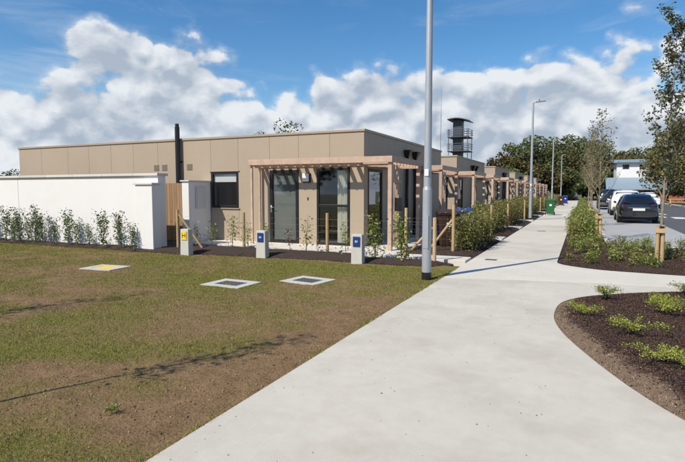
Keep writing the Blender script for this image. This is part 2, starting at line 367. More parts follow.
def build_lawn():
    def grid(x0, x1, y0, y1, st):
        xs = np.arange(x0, x1+1e-6, st); ys = np.arange(y0, y1+1e-6, st); X, Y = np.meshgrid(xs, ys); return X, Y
    X, Y = grid(-34, PX_L+.04, -6, LAWN_TOP, .07)
    Z = lawn_z(X, Y); nx = X.shape[1]; ny = X.shape[0]
    V = np.stack([X, Y, Z], 2).reshape(-1, 3); idx = np.arange(nx*ny).reshape(ny, nx)
    Q = np.stack([idx[:-1, :-1], idx[:-1, 1:], idx[1:, 1:], idx[1:, :-1]], 2).reshape(-1, 4)
    M = mat('lawn_soil', (.165, .108, .062), .95); nt = M.node_tree; N = nt.nodes; L = nt.links; b = N['Principled BSDF']
    b.inputs['Specular IOR Level'].default_value = .15
    at = N.new('ShaderNodeAttribute'); at.attribute_name = 'green'
    geo = N.new('ShaderNodeNewGeometry')
    def noise(s, d):
        n = N.new('ShaderNodeTexNoise'); L.new(geo.outputs['Position'], n.inputs['Vector']); n.inputs['Scale'].default_value = s; n.inputs['Detail'].default_value = d; n.inputs['Roughness'].default_value = .65; return n
    def mix(f, a, c):
        n = N.new('ShaderNodeMix'); n.data_type = 'RGBA'
        for i, v in ((0, f), (6, a), (7, c)):
            if isinstance(v, bpy.types.NodeSocket): L.new(v, n.inputs[i])
            else: n.inputs[i].default_value = v
        return n.outputs[2]
    def mr(v, a, c):
        n = N.new('ShaderNodeMapRange'); L.new(v, n.inputs[0]); n.inputs[1].default_value = a; n.inputs[2].default_value = c; return n.outputs[0]
    soil = mix(mr(noise(7, 8).outputs['Fac'], .35, .68), (.155, .098, .048, 1), (.285, .19, .10, 1))
    soil = mix(mr(noise(60, 4).outputs['Fac'], .45, .7), soil, (.31, .205, .11, 1))
    gr = mix(mr(noise(25, 5).outputs['Fac'], .3, .7), (.135, .15, .030, 1), (.245, .20, .065, 1))
    f = N.new('ShaderNodeMath'); f.operation = 'MULTIPLY'; f.use_clamp = True; L.new(at.outputs['Fac'], f.inputs[0]); f.inputs[1].default_value = .85
    L.new(mix(f.outputs[0], soil, gr), b.inputs['Base Color'])
    bn = N.new('ShaderNodeBump'); bn.inputs['Distance'].default_value = .03; bn.inputs['Strength'].default_value = .9; L.new(noise(38, 8).outputs['Fac'], bn.inputs['Height']); L.new(bn.outputs[0], b.inputs['Normal'])
    o = np_obj('lawn', V, Q, M, smooth=True); tag(o, kind='structure')
    a = o.data.attributes.new('green', 'FLOAT', 'POINT'); a.data.foreach_set('value', green_at(V[:, 0], V[:, 1]).astype(np.float32))
build_lawn()

def ngon(name, poly, z0, z1, m, parent=None, bevel=.006):
    o = MB().prism(poly, z0, z1).build(name, m, parent, bevel=bevel); return o
def curve(pts, n=8):
    """Catmull-Rom through pts"""
    out = []; P = [pts[0]]+list(pts)+[pts[-1]]
    for i in range(1, len(P)-2):
        p0, p1, p2, p3 = [Vector((*q, 0)) for q in P[i-1:i+3]]
        for k in range(n):
            t = k/n; v = .5*((2*p1)+(p2-p0)*t+(2*p0-5*p1+4*p2-p3)*t*t+(3*p1-p0-3*p2+p3)*t**3); out.append((v.x, v.y))
    out.append(pts[-1]); return out
pathroot = bpy.data.objects.new('path', None); link(pathroot); tag(pathroot, kind='structure')
BED_R = curve([(6.5, .6), (3.2, 1.6), (1.75, 2.55), (1.12, 3.42), (.70, 4.11), (.52, 4.42), (.34, 4.80), (.12, 5.36), (-.12, 6.08), (-.25, 6.72), (-.27, 7.32), (-.20, 7.9), (.04, 8.40), (.44, 8.83), (1.02, 9.27), (1.6, 9.6), (2.4, 9.85), (3.5, 9.95)], 6)
BED_TOP = curve([(3.5, 11.32), (1.79, 11.32), (1.07, 11.37), (.38, 11.48), (-.18, 11.83), (-.40, 12.12), (-.45, 12.40)], 6)
seamL, seamM, seamR = (PX_L, 9.26), (.34, 9.84), (3.5, 9.955)
ngon('concrete_slab', [(PX_L, -8), (6.5, -8)]+BED_R[:-1]+[(seamM[0], seamM[1]-.01), (PX_L, 9.25)], -.12, 0, CONC, pathroot)
ngon('concrete_slab', [(PX_L, 9.268), (seamM[0], 9.848), (3.5, 9.97)]+BED_TOP+[(PX_L, 12.40)], -.12, .0, CONC2, pathroot)
yy = 12.41
while yy < 92:
    ln = 4.6 if yy > 13 else 4.3
    ngon('concrete_slab', [(PX_L, yy), (PX_R, yy), (PX_R, yy+ln-.012), (PX_L, yy+ln-.012)], -.12, 0, CONC2 if int(yy) % 3 else CONC, pathroot); yy += ln
boxo('service_cover', -1.98, -1.72, 12.02, 12.24, -.02, .004, GREYM, pathroot)
boxo('service_cover', -1.55, -1.25, 21.6, 21.85, -.02, .004, GREYM, pathroot)
# fallen leaf scraps and dirt on the concrete
bits = np.stack([rng.uniform(-2.2, -.2, 260), rng.uniform(2.2, 12, 260)**1.0, np.full(260, .004)], 1)
V, Q = leaves(bits, .012, 3, up=0, long=1.6); V[:, 2] = np.clip(V[:, 2], .002, .009)
tag(np_obj('leaf_litter', V, Q, mat('litter', (.13, .10, .06), .9, island=.4)), 'specks of dry leaf litter scattered on the concrete path', 'leaf litter', kind='stuff')

def bed(name, poly, st=.06, hump=.07, seed=1, low=-.03):
    xs = [p[0] for p in poly]; ys = [p[1] for p in poly]
    X, Y = np.meshgrid(np.arange(min(xs)-st, max(xs)+st, st), np.arange(min(ys)-st, max(ys)+st, st)); sh = X.shape
    px, py = X.ravel(), Y.ravel(); ins = inside(px, py, poly); d = pdist(px, py, poly); d = np.where(ins, d, -d)
    t = np.clip(d/.35, 0, 1); t = t*t*(3-2*t)
    Z = low-np.clip(-d, 0, 1)*.5+hump*t+.03*(vnoise(px, py, 3.0, seed, 3)-.5)*t+.010*(vnoise(px+.37*py, py-.41*px, 5.3, seed+1, 3)-.5)+np.random.default_rng(seed).normal(0, .0022, len(px))
    V = np.stack([px, py, Z], 1); idx = np.arange(len(px)).reshape(sh); keep = (d > -st*1.6).reshape(sh)
    k = keep[:-1, :-1] & keep[:-1, 1:] & keep[1:, 1:] & keep[1:, :-1]
    Q = np.stack([idx[:-1, :-1], idx[:-1, 1:], idx[1:, 1:], idx[1:, :-1]], 2)[k]
    return np_obj(name, V, Q, MULCH, smooth=True), poly
def bed_z(x, y, poly, hump=.07, seed=1, low=-.03):
    x = np.atleast_1d(x).astype(float); y = np.atleast_1d(y).astype(float); d = pdist(x, y, poly); t = np.clip(d/.35, 0, 1); t = t*t*(3-2*t)
    return low+hump*t+.03*(vnoise(x, y, 3.0, seed, 3)-.5)*t+.010*(vnoise(x+.37*y, y-.41*x, 5.3, seed+1, 3)-.5)
def chips(poly, n, size, seed, margin=.03, weight=None, label=None):
    xs = [p[0] for p in poly]; ys = [p[1] for p in poly]; r = np.random.default_rng(seed)
    x = r.uniform(min(xs), max(xs), n*3); y = r.uniform(min(ys), max(ys), n*3)
    k = inside(x, y, poly) & (pdist(x, y, poly) > margin)
    if weight is not None: k &= r.random(len(x)) < weight(x, y)
    x, y = x[k][:n], y[k][:n]
    V, Q = tetra(np.stack([x, y, (bed_z(x, y, poly, .05, 1, -.006) if poly is BRp else bed_z(x, y, poly))+.004], 1), size, seed)
    tag(np_obj('bark_mulch', V, Q, CHIPS), label, 'mulch', kind='stuff')
# bed right of the near path
BR = BED_R[6:]+[(3.5, 9.9), (3.5, .9)]
BRp = [(x, y) for x, y in BED_R]+[(6.5, 9.95)]
o, _ = bed('planting_bed', BRp, .05, low=-.006, hump=.05); tag(o, kind='structure')
def soil_margin(o):     # bare earth left along the slab edge, mulch beyond it
    n_ = len(o.data.vertices); co = np.empty(n_*3, np.float32); o.data.vertices.foreach_get('co', co); co = co.reshape(-1, 3)
    d = pdist(co[:, 0].astype(float), co[:, 1].astype(float), BED_R[:70], False); w = .05+.13*np.clip((7.6-co[:, 1])/1.5, 0, 1)
    v = np.clip(1-(d-w+.20*(vnoise(co[:, 0], co[:, 1], 5, 31, 3)-.5))/.10, 0, 1)
    a = o.data.attributes.new('soil', 'FLOAT', 'POINT'); a.data.foreach_set('value', v.astype(np.float32))
    M = mat('bed_soil_and_mulch', (.1, .1, .1), .95); nt = M.node_tree; N = nt.nodes; L = nt.links; b = N['Principled BSDF']
    at = N.new('ShaderNodeAttribute'); at.attribute_name = 'soil'; geo = N.new('ShaderNodeNewGeometry'); no = N.new('ShaderNodeTexNoise'); no.inputs['Scale'].default_value = 45; no.inputs['Detail'].default_value = 8; L.new(geo.outputs['Position'], no.inputs['Vector'])
    def mx(f, a_, c_):
        q_ = N.new('ShaderNodeMix'); q_.data_type = 'RGBA'
        for i, v_ in ((0, f), (6, a_), (7, c_)):
            if isinstance(v_, bpy.types.NodeSocket): L.new(v_, q_.inputs[i])
            else: q_.inputs[i].default_value = v_
        return q_.outputs[2]
    soil = mx(no.outputs['Fac'], (.09, .056, .034, 1), (.27, .19, .12, 1)); mu = mx(no.outputs['Fac'], (.025, .015, .011, 1), (.075, .045, .034, 1))
    L.new(mx(at.outputs['Fac'], mu, soil), b.inputs['Base Color']); bn = N.new('ShaderNodeBump'); bn.inputs['Distance'].default_value = .02; L.new(no.outputs['Fac'], bn.inputs['Height']); L.new(bn.outputs[0], b.inputs['Normal'])
    o.data.materials.clear(); o.data.materials.append(M)
soil_margin(o)
chips(BRp, 70000, .021, 41, .03, lambda x, y: np.where((x < 3.6) & (y > 2), np.clip((pdist(x, y, BED_R[:70], False)-.03-.14*np.clip((7.6-y)/1.5, 0, 1)+.16*(vnoise(x, y, 6, 33, 2)-.5))/.14, .04, 1), 0), 'dark brown bark mulch in the kidney shaped bed beside the near path')
# bed of the strip between path and parking bay
BS = [(PX_R-.01, 12.3)]+BED_TOP[::-1]+[(3.5, 11.32), (3.5, 16.5), (.80, 16.5), (.74, 18.0), (.72, 90), (PX_R, 90)]
BS1 = [(PX_R-.01, 12.3)]+BED_TOP[::-1]+[(3.5, 16.5), (.80, 16.5), (.78, 19.5), (PX_R-.01, 19.5)]
o, _ = bed('planting_bed', BS1, .06, seed=5); tag(o, kind='structure')
chips(BS1, 30000, .026, 42, .05, None, 'dark brown bark mulch below the low shrubs on the strip by the parking bay')
BS2 = [(PX_R-.01, 19.0), (.76, 19.0), (.76, 90), (PX_R-.01, 90)]
o, _ = bed('planting_bed', BS2, .15, seed=6); tag(o, kind='structure')
# bed before the white wall and the front of the first bungalow
BF = [(-34, 9.95), (-12, 9.95), (-10.3, 9.98), (-9.3, 10.02), (-8.0, 10.30), (-6, 10.42), (-4, 10.42), (-2.95, 10.50), (-2.62, 10.75), (-2.6, 11.38), (-4.6, 11.38), (-4.9, 11.85), (-10.6, 11.85), (-10.6, 13), (-12.4, 13), (-12.4, 10.7), (-34, 10.7)]
o, _ = bed('planting_bed', BF, .06, seed=7, hump=.09); tag(o, kind='structure')
chips(BF, 26000, .032, 43, .02, lambda x, y: np.where((x > -18), 1, .2), 'dark brown bark mulch in the long bed before the white wall and bungalow')
# bed with the hedge along the path
BH = [(-4.15, 12.05), (PX_L-.06, 12.05), (PX_L-.02, 13), (PX_L-.02, 90), (-4.15, 90)]
BH1 = [(-4.15, 12.02), (PX_L, 12.02), (PX_L, 22), (-4.15, 22)]
BH2 = [(-4.15, 21.7), (PX_L, 21.7), (PX_L, 90), (-4.15, 90)]
o, _ = bed('planting_bed', BH1, .06, seed=8, hump=.08); tag(o, kind='structure')
o, _ = bed('planting_bed', BH2, .15, seed=9); tag(o, kind='structure')
chips(BH1, 9000, .036, 44, .02, None, 'dark brown bark mulch under the hedge along the concrete path')

# concrete aprons round the bungalows and link paths
apron = bpy.data.objects.new('apron', None); link(apron); tag(apron, kind='structure')
boxo('concrete_slab', -10.58, -7.52, 11.85, 13.0, -.1, .055, SLABM, apron, .006)
boxo('concrete_slab', -7.51, -4.85, 11.85, 13.0, -.1, .055, SLABM, apron, .006)
ngon('concrete_slab', [(-4.84, 11.86), (-4.5, 11.42), (-2.29, 11.40), (-2.29, 12.06), (-4.12, 12.08), (-4.12, 13.0), (-4.84, 13.0)], -.1, .045, SLABM, apron)
boxo('concrete_slab', -5.4, -4.12, 13.01, 16.2, -.1, .055, SLABM, apron, .006)
BY = [13.0, 24.4, 36.2, 47.7, 59.2, 70.7]
for k, by in enumerate(BY):
    if k: boxo('concrete_slab', -10, -4.12, by-1.2, by+.0, -.1, .055, SLABM, apron, .006); boxo('concrete_slab', -5.4, -4.12, by+.01, by+4, -.1, .05, SLABM, apron, .006); 
    boxo('concrete_slab', -4.11, -2.29, by+4.2, by+5.0, -.1, .045, SLABM, apron, .006)
    if k: boxo('concrete_slab', -4.11, -2.29, by-1.6, by-.8, -.1, .045, SLABM, apron, .006)
    boxo('concrete_slab', -5.4, -4.12, by+4.1, by+9.9, -.1, .048, SLABM, apron, .006)

# parking bay and road
bay = bpy.data.objects.new('parking_bay', None); link(bay); tag(bay, kind='structure')
y0 = 16.55
while y0 < 92:
    boxo('concrete_slab', .80, 3.5, y0, y0+5.49, -.1, -.015, PAVE, bay, .005); y0 += 5.5
kr = bpy.data.objects.new('kerb', None); link(kr); tag(kr, kind='structure')
y0 = 16.5
while y0 < 60: boxo('kerb_stone', .70, .80, y0, y0+.91, -.1, .05, COPING, kr, .01); y0 += .915
boxo('kerb_stone', .80, 3.5, 16.42, 16.54, -.1, .05, COPING, kr, .01)
y0 = -20.
while y0 < 15.6: boxo('kerb_stone', 6.52 if y0 < 9 else 3.5, 6.64 if y0 < 9 else 3.62, y0, y0+.91, -.1, .06, COPING, kr, .01); y0 += .915
road = MB(); road.v = [(3.5, -40, -.03), (12.4, -40, -.03), (9.5, 40, -.03), (9.4, 62, -.03), (11, 80, -.03), (30, 96, -.03), (30, 110, -.03), (3.5, 100, -.03)]; road.f = [(0,1,2,3,4,5,6,7)]
tag(road.build('road', ASPH), kind='structure')
mk = bpy.data.objects.new('road_marking', None); link(mk); tag(mk, kind='structure')
for (xa, xb, ya, yb) in ((4.45, 4.75, 36.6, 38.2), (5.0, 5.65, 35.4, 37.3), (6.3, 6.9, 35.4, 37.3), (7.6, 8.2, 35.4, 37.3), (5.0, 5.3, 41, 43), (6.2, 6.3, 20, 23), (6.2, 6.3, 27, 30)):
    boxo('paint_mark', xa, xb, ya, yb, -.032, -.026, PAINTW, mk)
y0 = 30.
while y0 < 96: boxo('kerb_stone', 9.42, 9.55, y0, y0+2.9, -.1, .08, COPING, kr, .01); y0 += 2.91
v2 = MB(); v2.v = [(9.5, 25, -.02), (60, 25, -.02), (60, 150, -.02), (9.5, 84, -.02)]; v2.f = [(0, 1, 2, 3)]
tag(v2.build('grass_verge', mat('verge_grass', (.075, .095, .025), .95, var=.25, vscale=1.2, bump=.03, bscale=30)), kind='structure')

# ------------------------------------------------------------------ bungalows
def rects(u0, u1, z0, z1, holes, joints):
    """split a wall rectangle at joints and round holes into plain rectangles"""
    us = sorted(set([u0, u1]+[j for j in joints if u0 < j < u1]+[h[i] for h in holes for i in (0, 1) if u0 < h[i] < u1]))
    out = []
    for a, b in zip(us[:-1], us[1:]):
        m_ = (a+b)/2; segs = [(z0, z1)]
        for (ha, hb, hc, hd) in holes:
            if ha < m_ < hb:
                ns = []
                for (p, q) in segs:
                    if hc > p: ns.append((p, min(q, hc)))
                    if hd < q: ns.append((max(p, hd), q))
                segs = [s_ for s_ in ns if s_[1]-s_[0] > .02]
        out += [(a, b, p, q) for p, q in segs]
    return out
def frame_window(t, name, x0, x1, z0, z1, y, fw=.06, transom=None, curtain=None, blind_or_reflection=False, handle=None):
    """a black framed window in a wall facing -Y at plane y"""
    w = MB(); d0, d1 = y-.012, y+.06
    w.box(x0, x0+fw, d0, d1, z0, z1); w.box(x1-fw, x1, d0, d1, z0, z1); w.box(x0+fw, x1-fw, d0+.001, d1, z1-fw, z1); w.box(x0+fw, x1-fw, d0+.001, d1, z0, z0+fw)
    if transom: w.box(x0+fw, x1-fw, d0+.002, d1, transom-.035, transom+.035)
    fr = w.build(name, BLACKM, t, bevel=.004)
    zs = [z0+fw]+([transom] if transom else [])+[z1-fw]
    for a, b in zip(zs[:-1], zs[1:]): boxo('pane', x0+fw-.005, x1-fw+.005, y+.02, y+.028, a, b, GLASS, fr)
    if curtain:
        for (ca, cb) in curtain:
            c = MB(); n = 40
            for i in range(n+1):
                u = ca+(cb-ca)*i/n; yy_ = y+.13+.03*math.sin(i*1.35)+.01*math.sin(i*.4)
                c.v += [(u, yy_, z0+.04), (u, yy_, z1-.02)]
            for i in range(n): c.f.append((2*i, 2*i+2, 2*i+3, 2*i+1))
            c.build('curtain', CURT, fr, smooth=True)
    if blind_or_reflection: boxo('blind_or_reflection', x0+fw, x1-fw, y+.045, y+.05, z0+fw, z1-fw, BLIND, fr)
    if handle:
        h = MB(); h.box(handle-.02, handle+.02, y-.022, y-.012, .95, 1.17); h.tube((handle, y-.012, 1.1), (handle, y-.06, 1.1), .009); h.tube((handle, y-.055, 1.1), (handle+.11, y-.055, 1.1), .009)
        h.build('handle', RIM, fr, smooth=True)
    return fr
def house(k, yf, xl, xr, depth, label):
    t = thing('bungalow', ((xl+xr)/2, yf+depth/2, 0), label, 'house', 'beige flat roofed bungalows in the row')
    H = 3.19; z0 = .05; y1 = yf+depth
    holes = [(-10.57, -9.53, 1.06, 2.18), (-8.40, -7.42, .06, 2.19), (-6.83, -5.80, .06, 2.23)]
    joints = [-19.85, -18.55, -17.1, -16.0, -14.9, -13.85, -12.75, -11.68, -10.57, -9.53, -8.40, -7.42, -6.42]
    holes = [h for h in holes if h[0] > xl]
    PT = .03
    core = MB()
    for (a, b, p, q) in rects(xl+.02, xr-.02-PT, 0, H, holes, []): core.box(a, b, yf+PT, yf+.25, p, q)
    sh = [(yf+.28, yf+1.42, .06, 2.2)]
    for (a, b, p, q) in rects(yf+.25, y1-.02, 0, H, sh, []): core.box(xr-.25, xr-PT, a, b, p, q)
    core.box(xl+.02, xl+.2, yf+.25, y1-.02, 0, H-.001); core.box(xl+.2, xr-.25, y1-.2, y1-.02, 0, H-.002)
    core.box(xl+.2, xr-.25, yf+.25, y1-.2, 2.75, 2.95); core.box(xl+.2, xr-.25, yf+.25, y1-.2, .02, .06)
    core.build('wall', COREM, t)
    js = [xl]+[j for j in joints if xl+.1 < j < xr-.1]+[xr]; pan = []
    for a, b in zip(js[:-1], js[1:]):
        part = [h for h in holes if h[0] < b-.01 and h[1] > a+.01 and not (h[0] <= a+.01 and h[1] >= b-.01)]
        if part: pan.append((a, b, 2.26, H)); pan += rects(a, b, z0, 2.26, holes, [])
        else: pan += rects(a, b, z0, H, holes, [])
    for (a, b, p, q) in pan:
        boxo('wall_panel', a+.0035, b-.0035, yf, yf+PT+.004, p+.002, q-.002, CLAD, t, .002)
    sj = [yf+1.42+1.15*i for i in range(12)]
    for (a, b, p, q) in rects(yf+.036, y1, z0, H, sh, sj):
        boxo('wall_panel', xr-PT-.004, xr, a+.0035, b-.0035, p+.002, q-.002, CLAD, t, .002)
    boxo('wall_panel', xl-.012, xl+.018, yf+.036, y1, z0, H-.002, CLAD, t)
    cap = MB(); e = .03
    cap.box(xl-e, xr+e, yf-e, yf+.22, H, H+.07); cap.box(xr-.24, xr+e, yf+.22, y1+e, H, H+.07); cap.box(xl-e, xl+.22, yf+.22, y1+e, H, H+.07); cap.box(xl+.22, xr-.24, y1-.22, y1+e, H, H+.07)
    cap.build('parapet_cap', TRIM, t, bevel=.008)
    boxo('roof_deck', xl+.2, xr-.25, yf+.2, y1-.2, 2.96, 3.0, GREYM, t)
    if k == 0:
        w1 = frame_window(t, 'window', -10.57, -9.53, 1.06, 2.18, yf, .075, curtain=None)
        boxo('window_trim', -10.62, -9.49, yf-.03, yf-.002, 2.18, 2.21, TRIM, w1); boxo('sill', -10.62, -9.49, yf-.04, yf-.002, 1.03, 1.058, TRIM, w1)
        boxo('blind_or_reflection', -10.5, -9.6, yf+.06, yf+.065, 1.86, 2.12, WHITE, w1)  # white strip painted in for the bright reflection in the upper pane
    dw = frame_window(t, 'glazed_door', -8.40, -7.42, .06, 2.19, yf, .10, blind_or_reflection=True, handle=-8.35)
    frame_window(t, 'window', -6.83, -5.80, .06, 2.23, yf, .075, transom=1.17, curtain=[(-6.24, -5.86)])
    # glazed side door facing the path
    w = MB(); ya, yb = yf+.28, yf+1.42; za, zb = .06, 2.2; x = xr
    w.box(x-.06, x+.012, ya, ya+.07, za, zb); w.box(x-.06, x+.012, yb-.07, yb, za, zb); w.box(x-.06, x+.011, ya+.07, yb-.07, zb-.08, zb); w.box(x-.06, x+.011, ya+.07, yb-.07, za, za+.1)
    sd = w.build('glazed_door', BLACKM, t, bevel=.004)
    boxo('pane', x-.03, x-.022, ya+.06, yb-.06, za+.08, zb-.07, GLASS, sd)
    boxo('notice', x-.021, x-.016, ya+.10, ya+.62, 1.2, 1.62, WHITE, sd)
    # wall light by the door
    lm = boxo('wall_light', -7.26, -7.02, yf-.05, yf-.001, 1.82, 2.09, BLACKM, t, .004)
    boxo('diffuser', -7.25, -7.05, yf-.11, yf-.05, 1.85, 2.08, mat('light_diffuser', (.75, .76, .78), .4), lm, .02)
    boxo('bell_push', -7.13, -7.10, yf-.015, yf-.001, 1.32, 1.40, BLACKM, t)
    # rainwater pipes with hoppers on the side wall
    for py in (yf+3.55, yf+4.45):
        p = MB(); p.tube((xr+.08, py, .05), (xr+.08, py, 2.72), .055, n=12); d = p.build('downpipe', BLACKM, t, smooth=True)
        h = MB(); h.hexa([(xr+.02, py-.06, 2.7), (xr+.14, py-.06, 2.7), (xr+.14, py+.06, 2.7), (xr+.02, py+.06, 2.7)], [(xr+.003, py-.17, 2.93), (xr+.24, py-.17, 2.93), (xr+.24, py+.17, 2.93), (xr+.003, py+.17, 2.93)])
        h.build('hopper', BLACKM, d, bevel=.006)
    if k == 0:
        fl = MB(); fl.tube((-11.8, yf-.11, 1.2), (-11.8, yf-.11, 3.62), .075, n=14); fl.tube((-11.8, yf-.11, 3.62), (-11.8, yf-.11, 3.72), .06, n=14)
        f_ = fl.build('flue', BLACKM, t, smooth=False); boxo('bracket', -11.9, -11.7, yf-.03, yf-.002, 2.5, 2.54, BLACKM, f_); boxo('bracket', -11.9, -11.7, yf-.03, yf-.002, 1.6, 1.64, BLACKM, f_)
        for vx in (-12.82, -12.47, -11.42):
            v = boxo('vent', vx-.11, vx+.11, yf-.012, yf-.001, 2.25, 2.45, mat('vent_plastic', (.30, .25, .19), .6), t)
            for q in range(5): boxo('louvre', vx-.095, vx+.095, yf-.02, yf-.013, 2.268+q*.036, 2.286+q*.036, mat('vent_louvre', (.17, .145, .11), .6), v)
    return t
HL = ['beige panel clad bungalow with black flue behind the white boundary wall',
      'beige bungalow directly behind the first pergola bungalow, second in the row',
      'beige bungalow third in the row along the hedge, past the second bungalow',
      'beige bungalow fourth in the row along the path', 'beige bungalow fifth in the row along the path', 'small distant beige bungalow at the far end of the row']
for k, by in enumerate(BY): house(k, by, -19.85 if k == 0 else -12.0, -5.38, 8.4 if k == 0 else 7.6, HL[k])

# ------------------------------------------------------------------ timber pergolas
def pergola(y0, y1, front, yf, label, detail=True):
    xo = -4.37; t = thing('timber_pergola', (xo, y0, 0), label, 'pergola', 'timber pergolas along the row of bungalows')
    zt, zb = 2.47, 2.315
    xl = -8.75 if front else -5.37
    boxo('fascia_board', xl, xo, y0, y0+.045, zb, zt, WOODP, t, .006)
    boxo('fascia_board', xo-.045, xo+.001, y0+.046, y1, zb, zt, WOODP, t, .006)
    boxo('fascia_board', -5.37, xo-.046, y1-.045, y1-.001, zb, zt, WOODP, t, .006)
    if front:
        boxo('wall_plate', xl, -5.40, yf-.05, yf-.004, zb-.03, zt-.03, WOODP, t)
        x = xl+.02; boxo('fascia_board', xl, xl+.045, y0+.046, yf-.051, zb, zt, WOODP, t, .006)
        x = xl+.16
        while x < -5.3:
            boxo('rafter', x, x+.05, y0+.046, yf-.052, zb-.07, zt-.04, WOODP, t); x += .27
    boxo('wall_plate', -5.376, -5.33, (yf+.03) if front else y0+.05, y1-.05, zb-.03, zt-.03, WOODP, t)
    y = y0+.20
    while y < y1-.15:
        boxo('rafter', -5.329 if (y > yf+.02 or not front) else -5.30, xo-.047, y, y+.05, zb-.07, zt-.04, WOODP, t); y += .28
    def post(x, y, s=.105, z=zb-.002): return boxo('post', x-s/2, x+s/2, y-s/2, y+s/2, .04, z, WOODP, t, .006)
    post(xo-.08, y0+.11); post(xo-.08, y1-.10)
    if front: post(xl+.06, y0+.10, .06); post(xl+.06, yf-.10, .06, zb-.031)
    sy = y0+.26                                         # slatted screen beside the corner post
    for i in range(5): boxo('slat', xo-.10, xo-.06, sy, sy+.045, .12, zb-.05, WOODP, t, .003); sy += .115
    rl = boxo('screen_rail', xo-.058, xo-.025, y0+.18, sy, .5, .57, WOODP, t); boxo('screen_rail', xo-.058, xo-.025, y0+.18, sy, 1.8, 1.87, WOODP, t)
    return t
pergola(12.40, 15.10, True, 13.0, 'timber pergola wrapped round the corner of the first bungalow')
ORD = ['second', 'third', 'fourth', 'fifth', 'sixth', 'seventh', 'eighth', 'ninth', 'tenth', 'eleventh', 'twelfth']
n = 0
for k, by in enumerate(BY):
    if k: pergola(by-.9, by+2.1, True, by, 'timber pergola %s in the row, round the corner of a bungalow' % ORD[n]); n += 1
    pergola(by+4.6, by+7.25, False, by, 'timber pergola %s in the row, against a bungalow side wall' % ORD[n]); n += 1
pb = boxo('post_box', -4.385, -4.27, 12.60, 12.88, 1.06, 1.42, BLACKM, None, .012); pb.location = (-4.30, 12.74, 1.24); tag(pb, 'black metal letter box on the slatted screen of the pergola', 'letter box')

# ------------------------------------------------------------------ white boundary wall, side wall, gate
t = thing('boundary_wall', (-17, 10.7, 0), 'long white rendered boundary wall with concrete coping and end pier', 'wall')
MB().box(-34, -16.20, 10.52, 10.80, -.1, 1.99).build('wall', RENDER, t); MB().box(-16.19, -10.34, 10.52, 10.80, -.1, 1.99).build('wall', RENDER, t, bevel=.01)
x = -34.
while x < -10.4:
    e = min(x+1.195, -10.30); boxo('coping_stone', x, e, 10.46, 10.86, 1.991, 2.06, COPING, t, .008); x += 1.2
pr = MB().box(-10.86, -10.265, 10.22, 10.519, -.1, 1.745).build('pier', RENDER, t, bevel=.01)
MB().box(-10.90, -10.225, 10.18, 10.517, 1.746, 1.80).build('coping_stone', COPING, pr, bevel=.008)
t = thing('side_wall', (-10.7, 12.5, 0), 'short white wall running back to the bungalow beside the timber gate', 'wall')
MB().box(-10.86, -10.60, 12.0, 12.985, -.1, 1.86).build('wall', RENDER, t, bevel=.008)
MB().box(-10.90, -10.56, 11.96, 12.985, 1.861, 1.90).build('coping_stone', COPING, t, bevel=.006)
mbx = boxo('meter_box', -10.599, -10.56, 12.28, 12.72, 1.05, 1.72, mat('meter_white', (.62, .61, .60), .5), t, .008)
boxo('meter_door', -10.559, -10.548, 12.31, 12.69, 1.08, 1.69, mat('meter_white', (.62, .61, .60), .5), mbx, .004)
t = thing('timber_gate', (-11.4, 12.2, 0), 'brown timber board gate between white wall and side wall', 'gate')
x = -12.2
while x < -10.90: boxo('board', x, x+.092, 12.18, 12.20, .06, 1.82+.0*random.random(), WOODG, t, .003); x += .098
for z in (.35, 1.0, 1.6): boxo('rail', -12.2, -10.9, 12.203, 12.25, z, z+.09, WOODG, t)
boxo('latch', -11.0, -10.93, 12.15, 12.178, 1.0, 1.06, BLACKM, t)

# ------------------------------------------------------------------ marker posts and manholes
def marker(x, y, kind, label):
    t = thing('marker_post', (x, y, 0), label, 'marker post', 'concrete marker posts along the bed')
    m_ = MB(); m_.hexa([(x-.135, y-.09, -.06), (x+.135, y-.09, -.06), (x+.135, y+.09, -.06), (x-.135, y+.09, -.06)], [(x-.125, y-.08, .63), (x+.125, y-.08, .63), (x+.125, y+.08, .63), (x-.125, y+.08, .63)])
    m_.build('post', MARKC, t, bevel=.012)
    pl = boxo('sign_plate', x-.085, x+.085, y-.100, y-.0915, .36, .58, YEL if kind == 'H' else BLUE, t, .003)
    if kind == 'H':
        l = MB(); yb = y-.104; l.box(x-.055, x-.042, yb, yb+.003, .41, .53); l.box(x+.042, x+.055, yb, yb+.003, .41, .53); l.box(x-.042, x+.042, yb, yb+.003, .462, .48); l.build('lettering', BLACKM, pl)
    else:
        cu = bpy.data.curves.new('txt', 'FONT'); cu.body = 'SV'; cu.size = .065; cu.align_x = 'CENTER'; cu.align_y = 'CENTER'; cu.extrude = .001; cu.offset = .001
        to = bpy.data.objects.new('txt', cu); COL.objects.link(to); bpy.context.view_layer.update()
        me = bpy.data.meshes.new_from_object(to.evaluated_get(bpy.context.evaluated_depsgraph_get())); bpy.data.objects.remove(to)
        me.materials.clear(); me.materials.append(WHITE); lo = link(bpy.data.objects.new('lettering', me), pl)
        lo.rotation_euler = (math.pi/2, 0, 0); lo.location = (0, -.0065, .0)
marker(-8.98, 10.05, 'H', 'concrete marker post with a yellow H plate by the timber gate')
marker(-6.96, 10.42, 'S', 'concrete marker post with blue plate before the glazed front door')
marker(-4.46, 10.44, 'S', 'concrete marker post with blue plate beside the pergola corner')
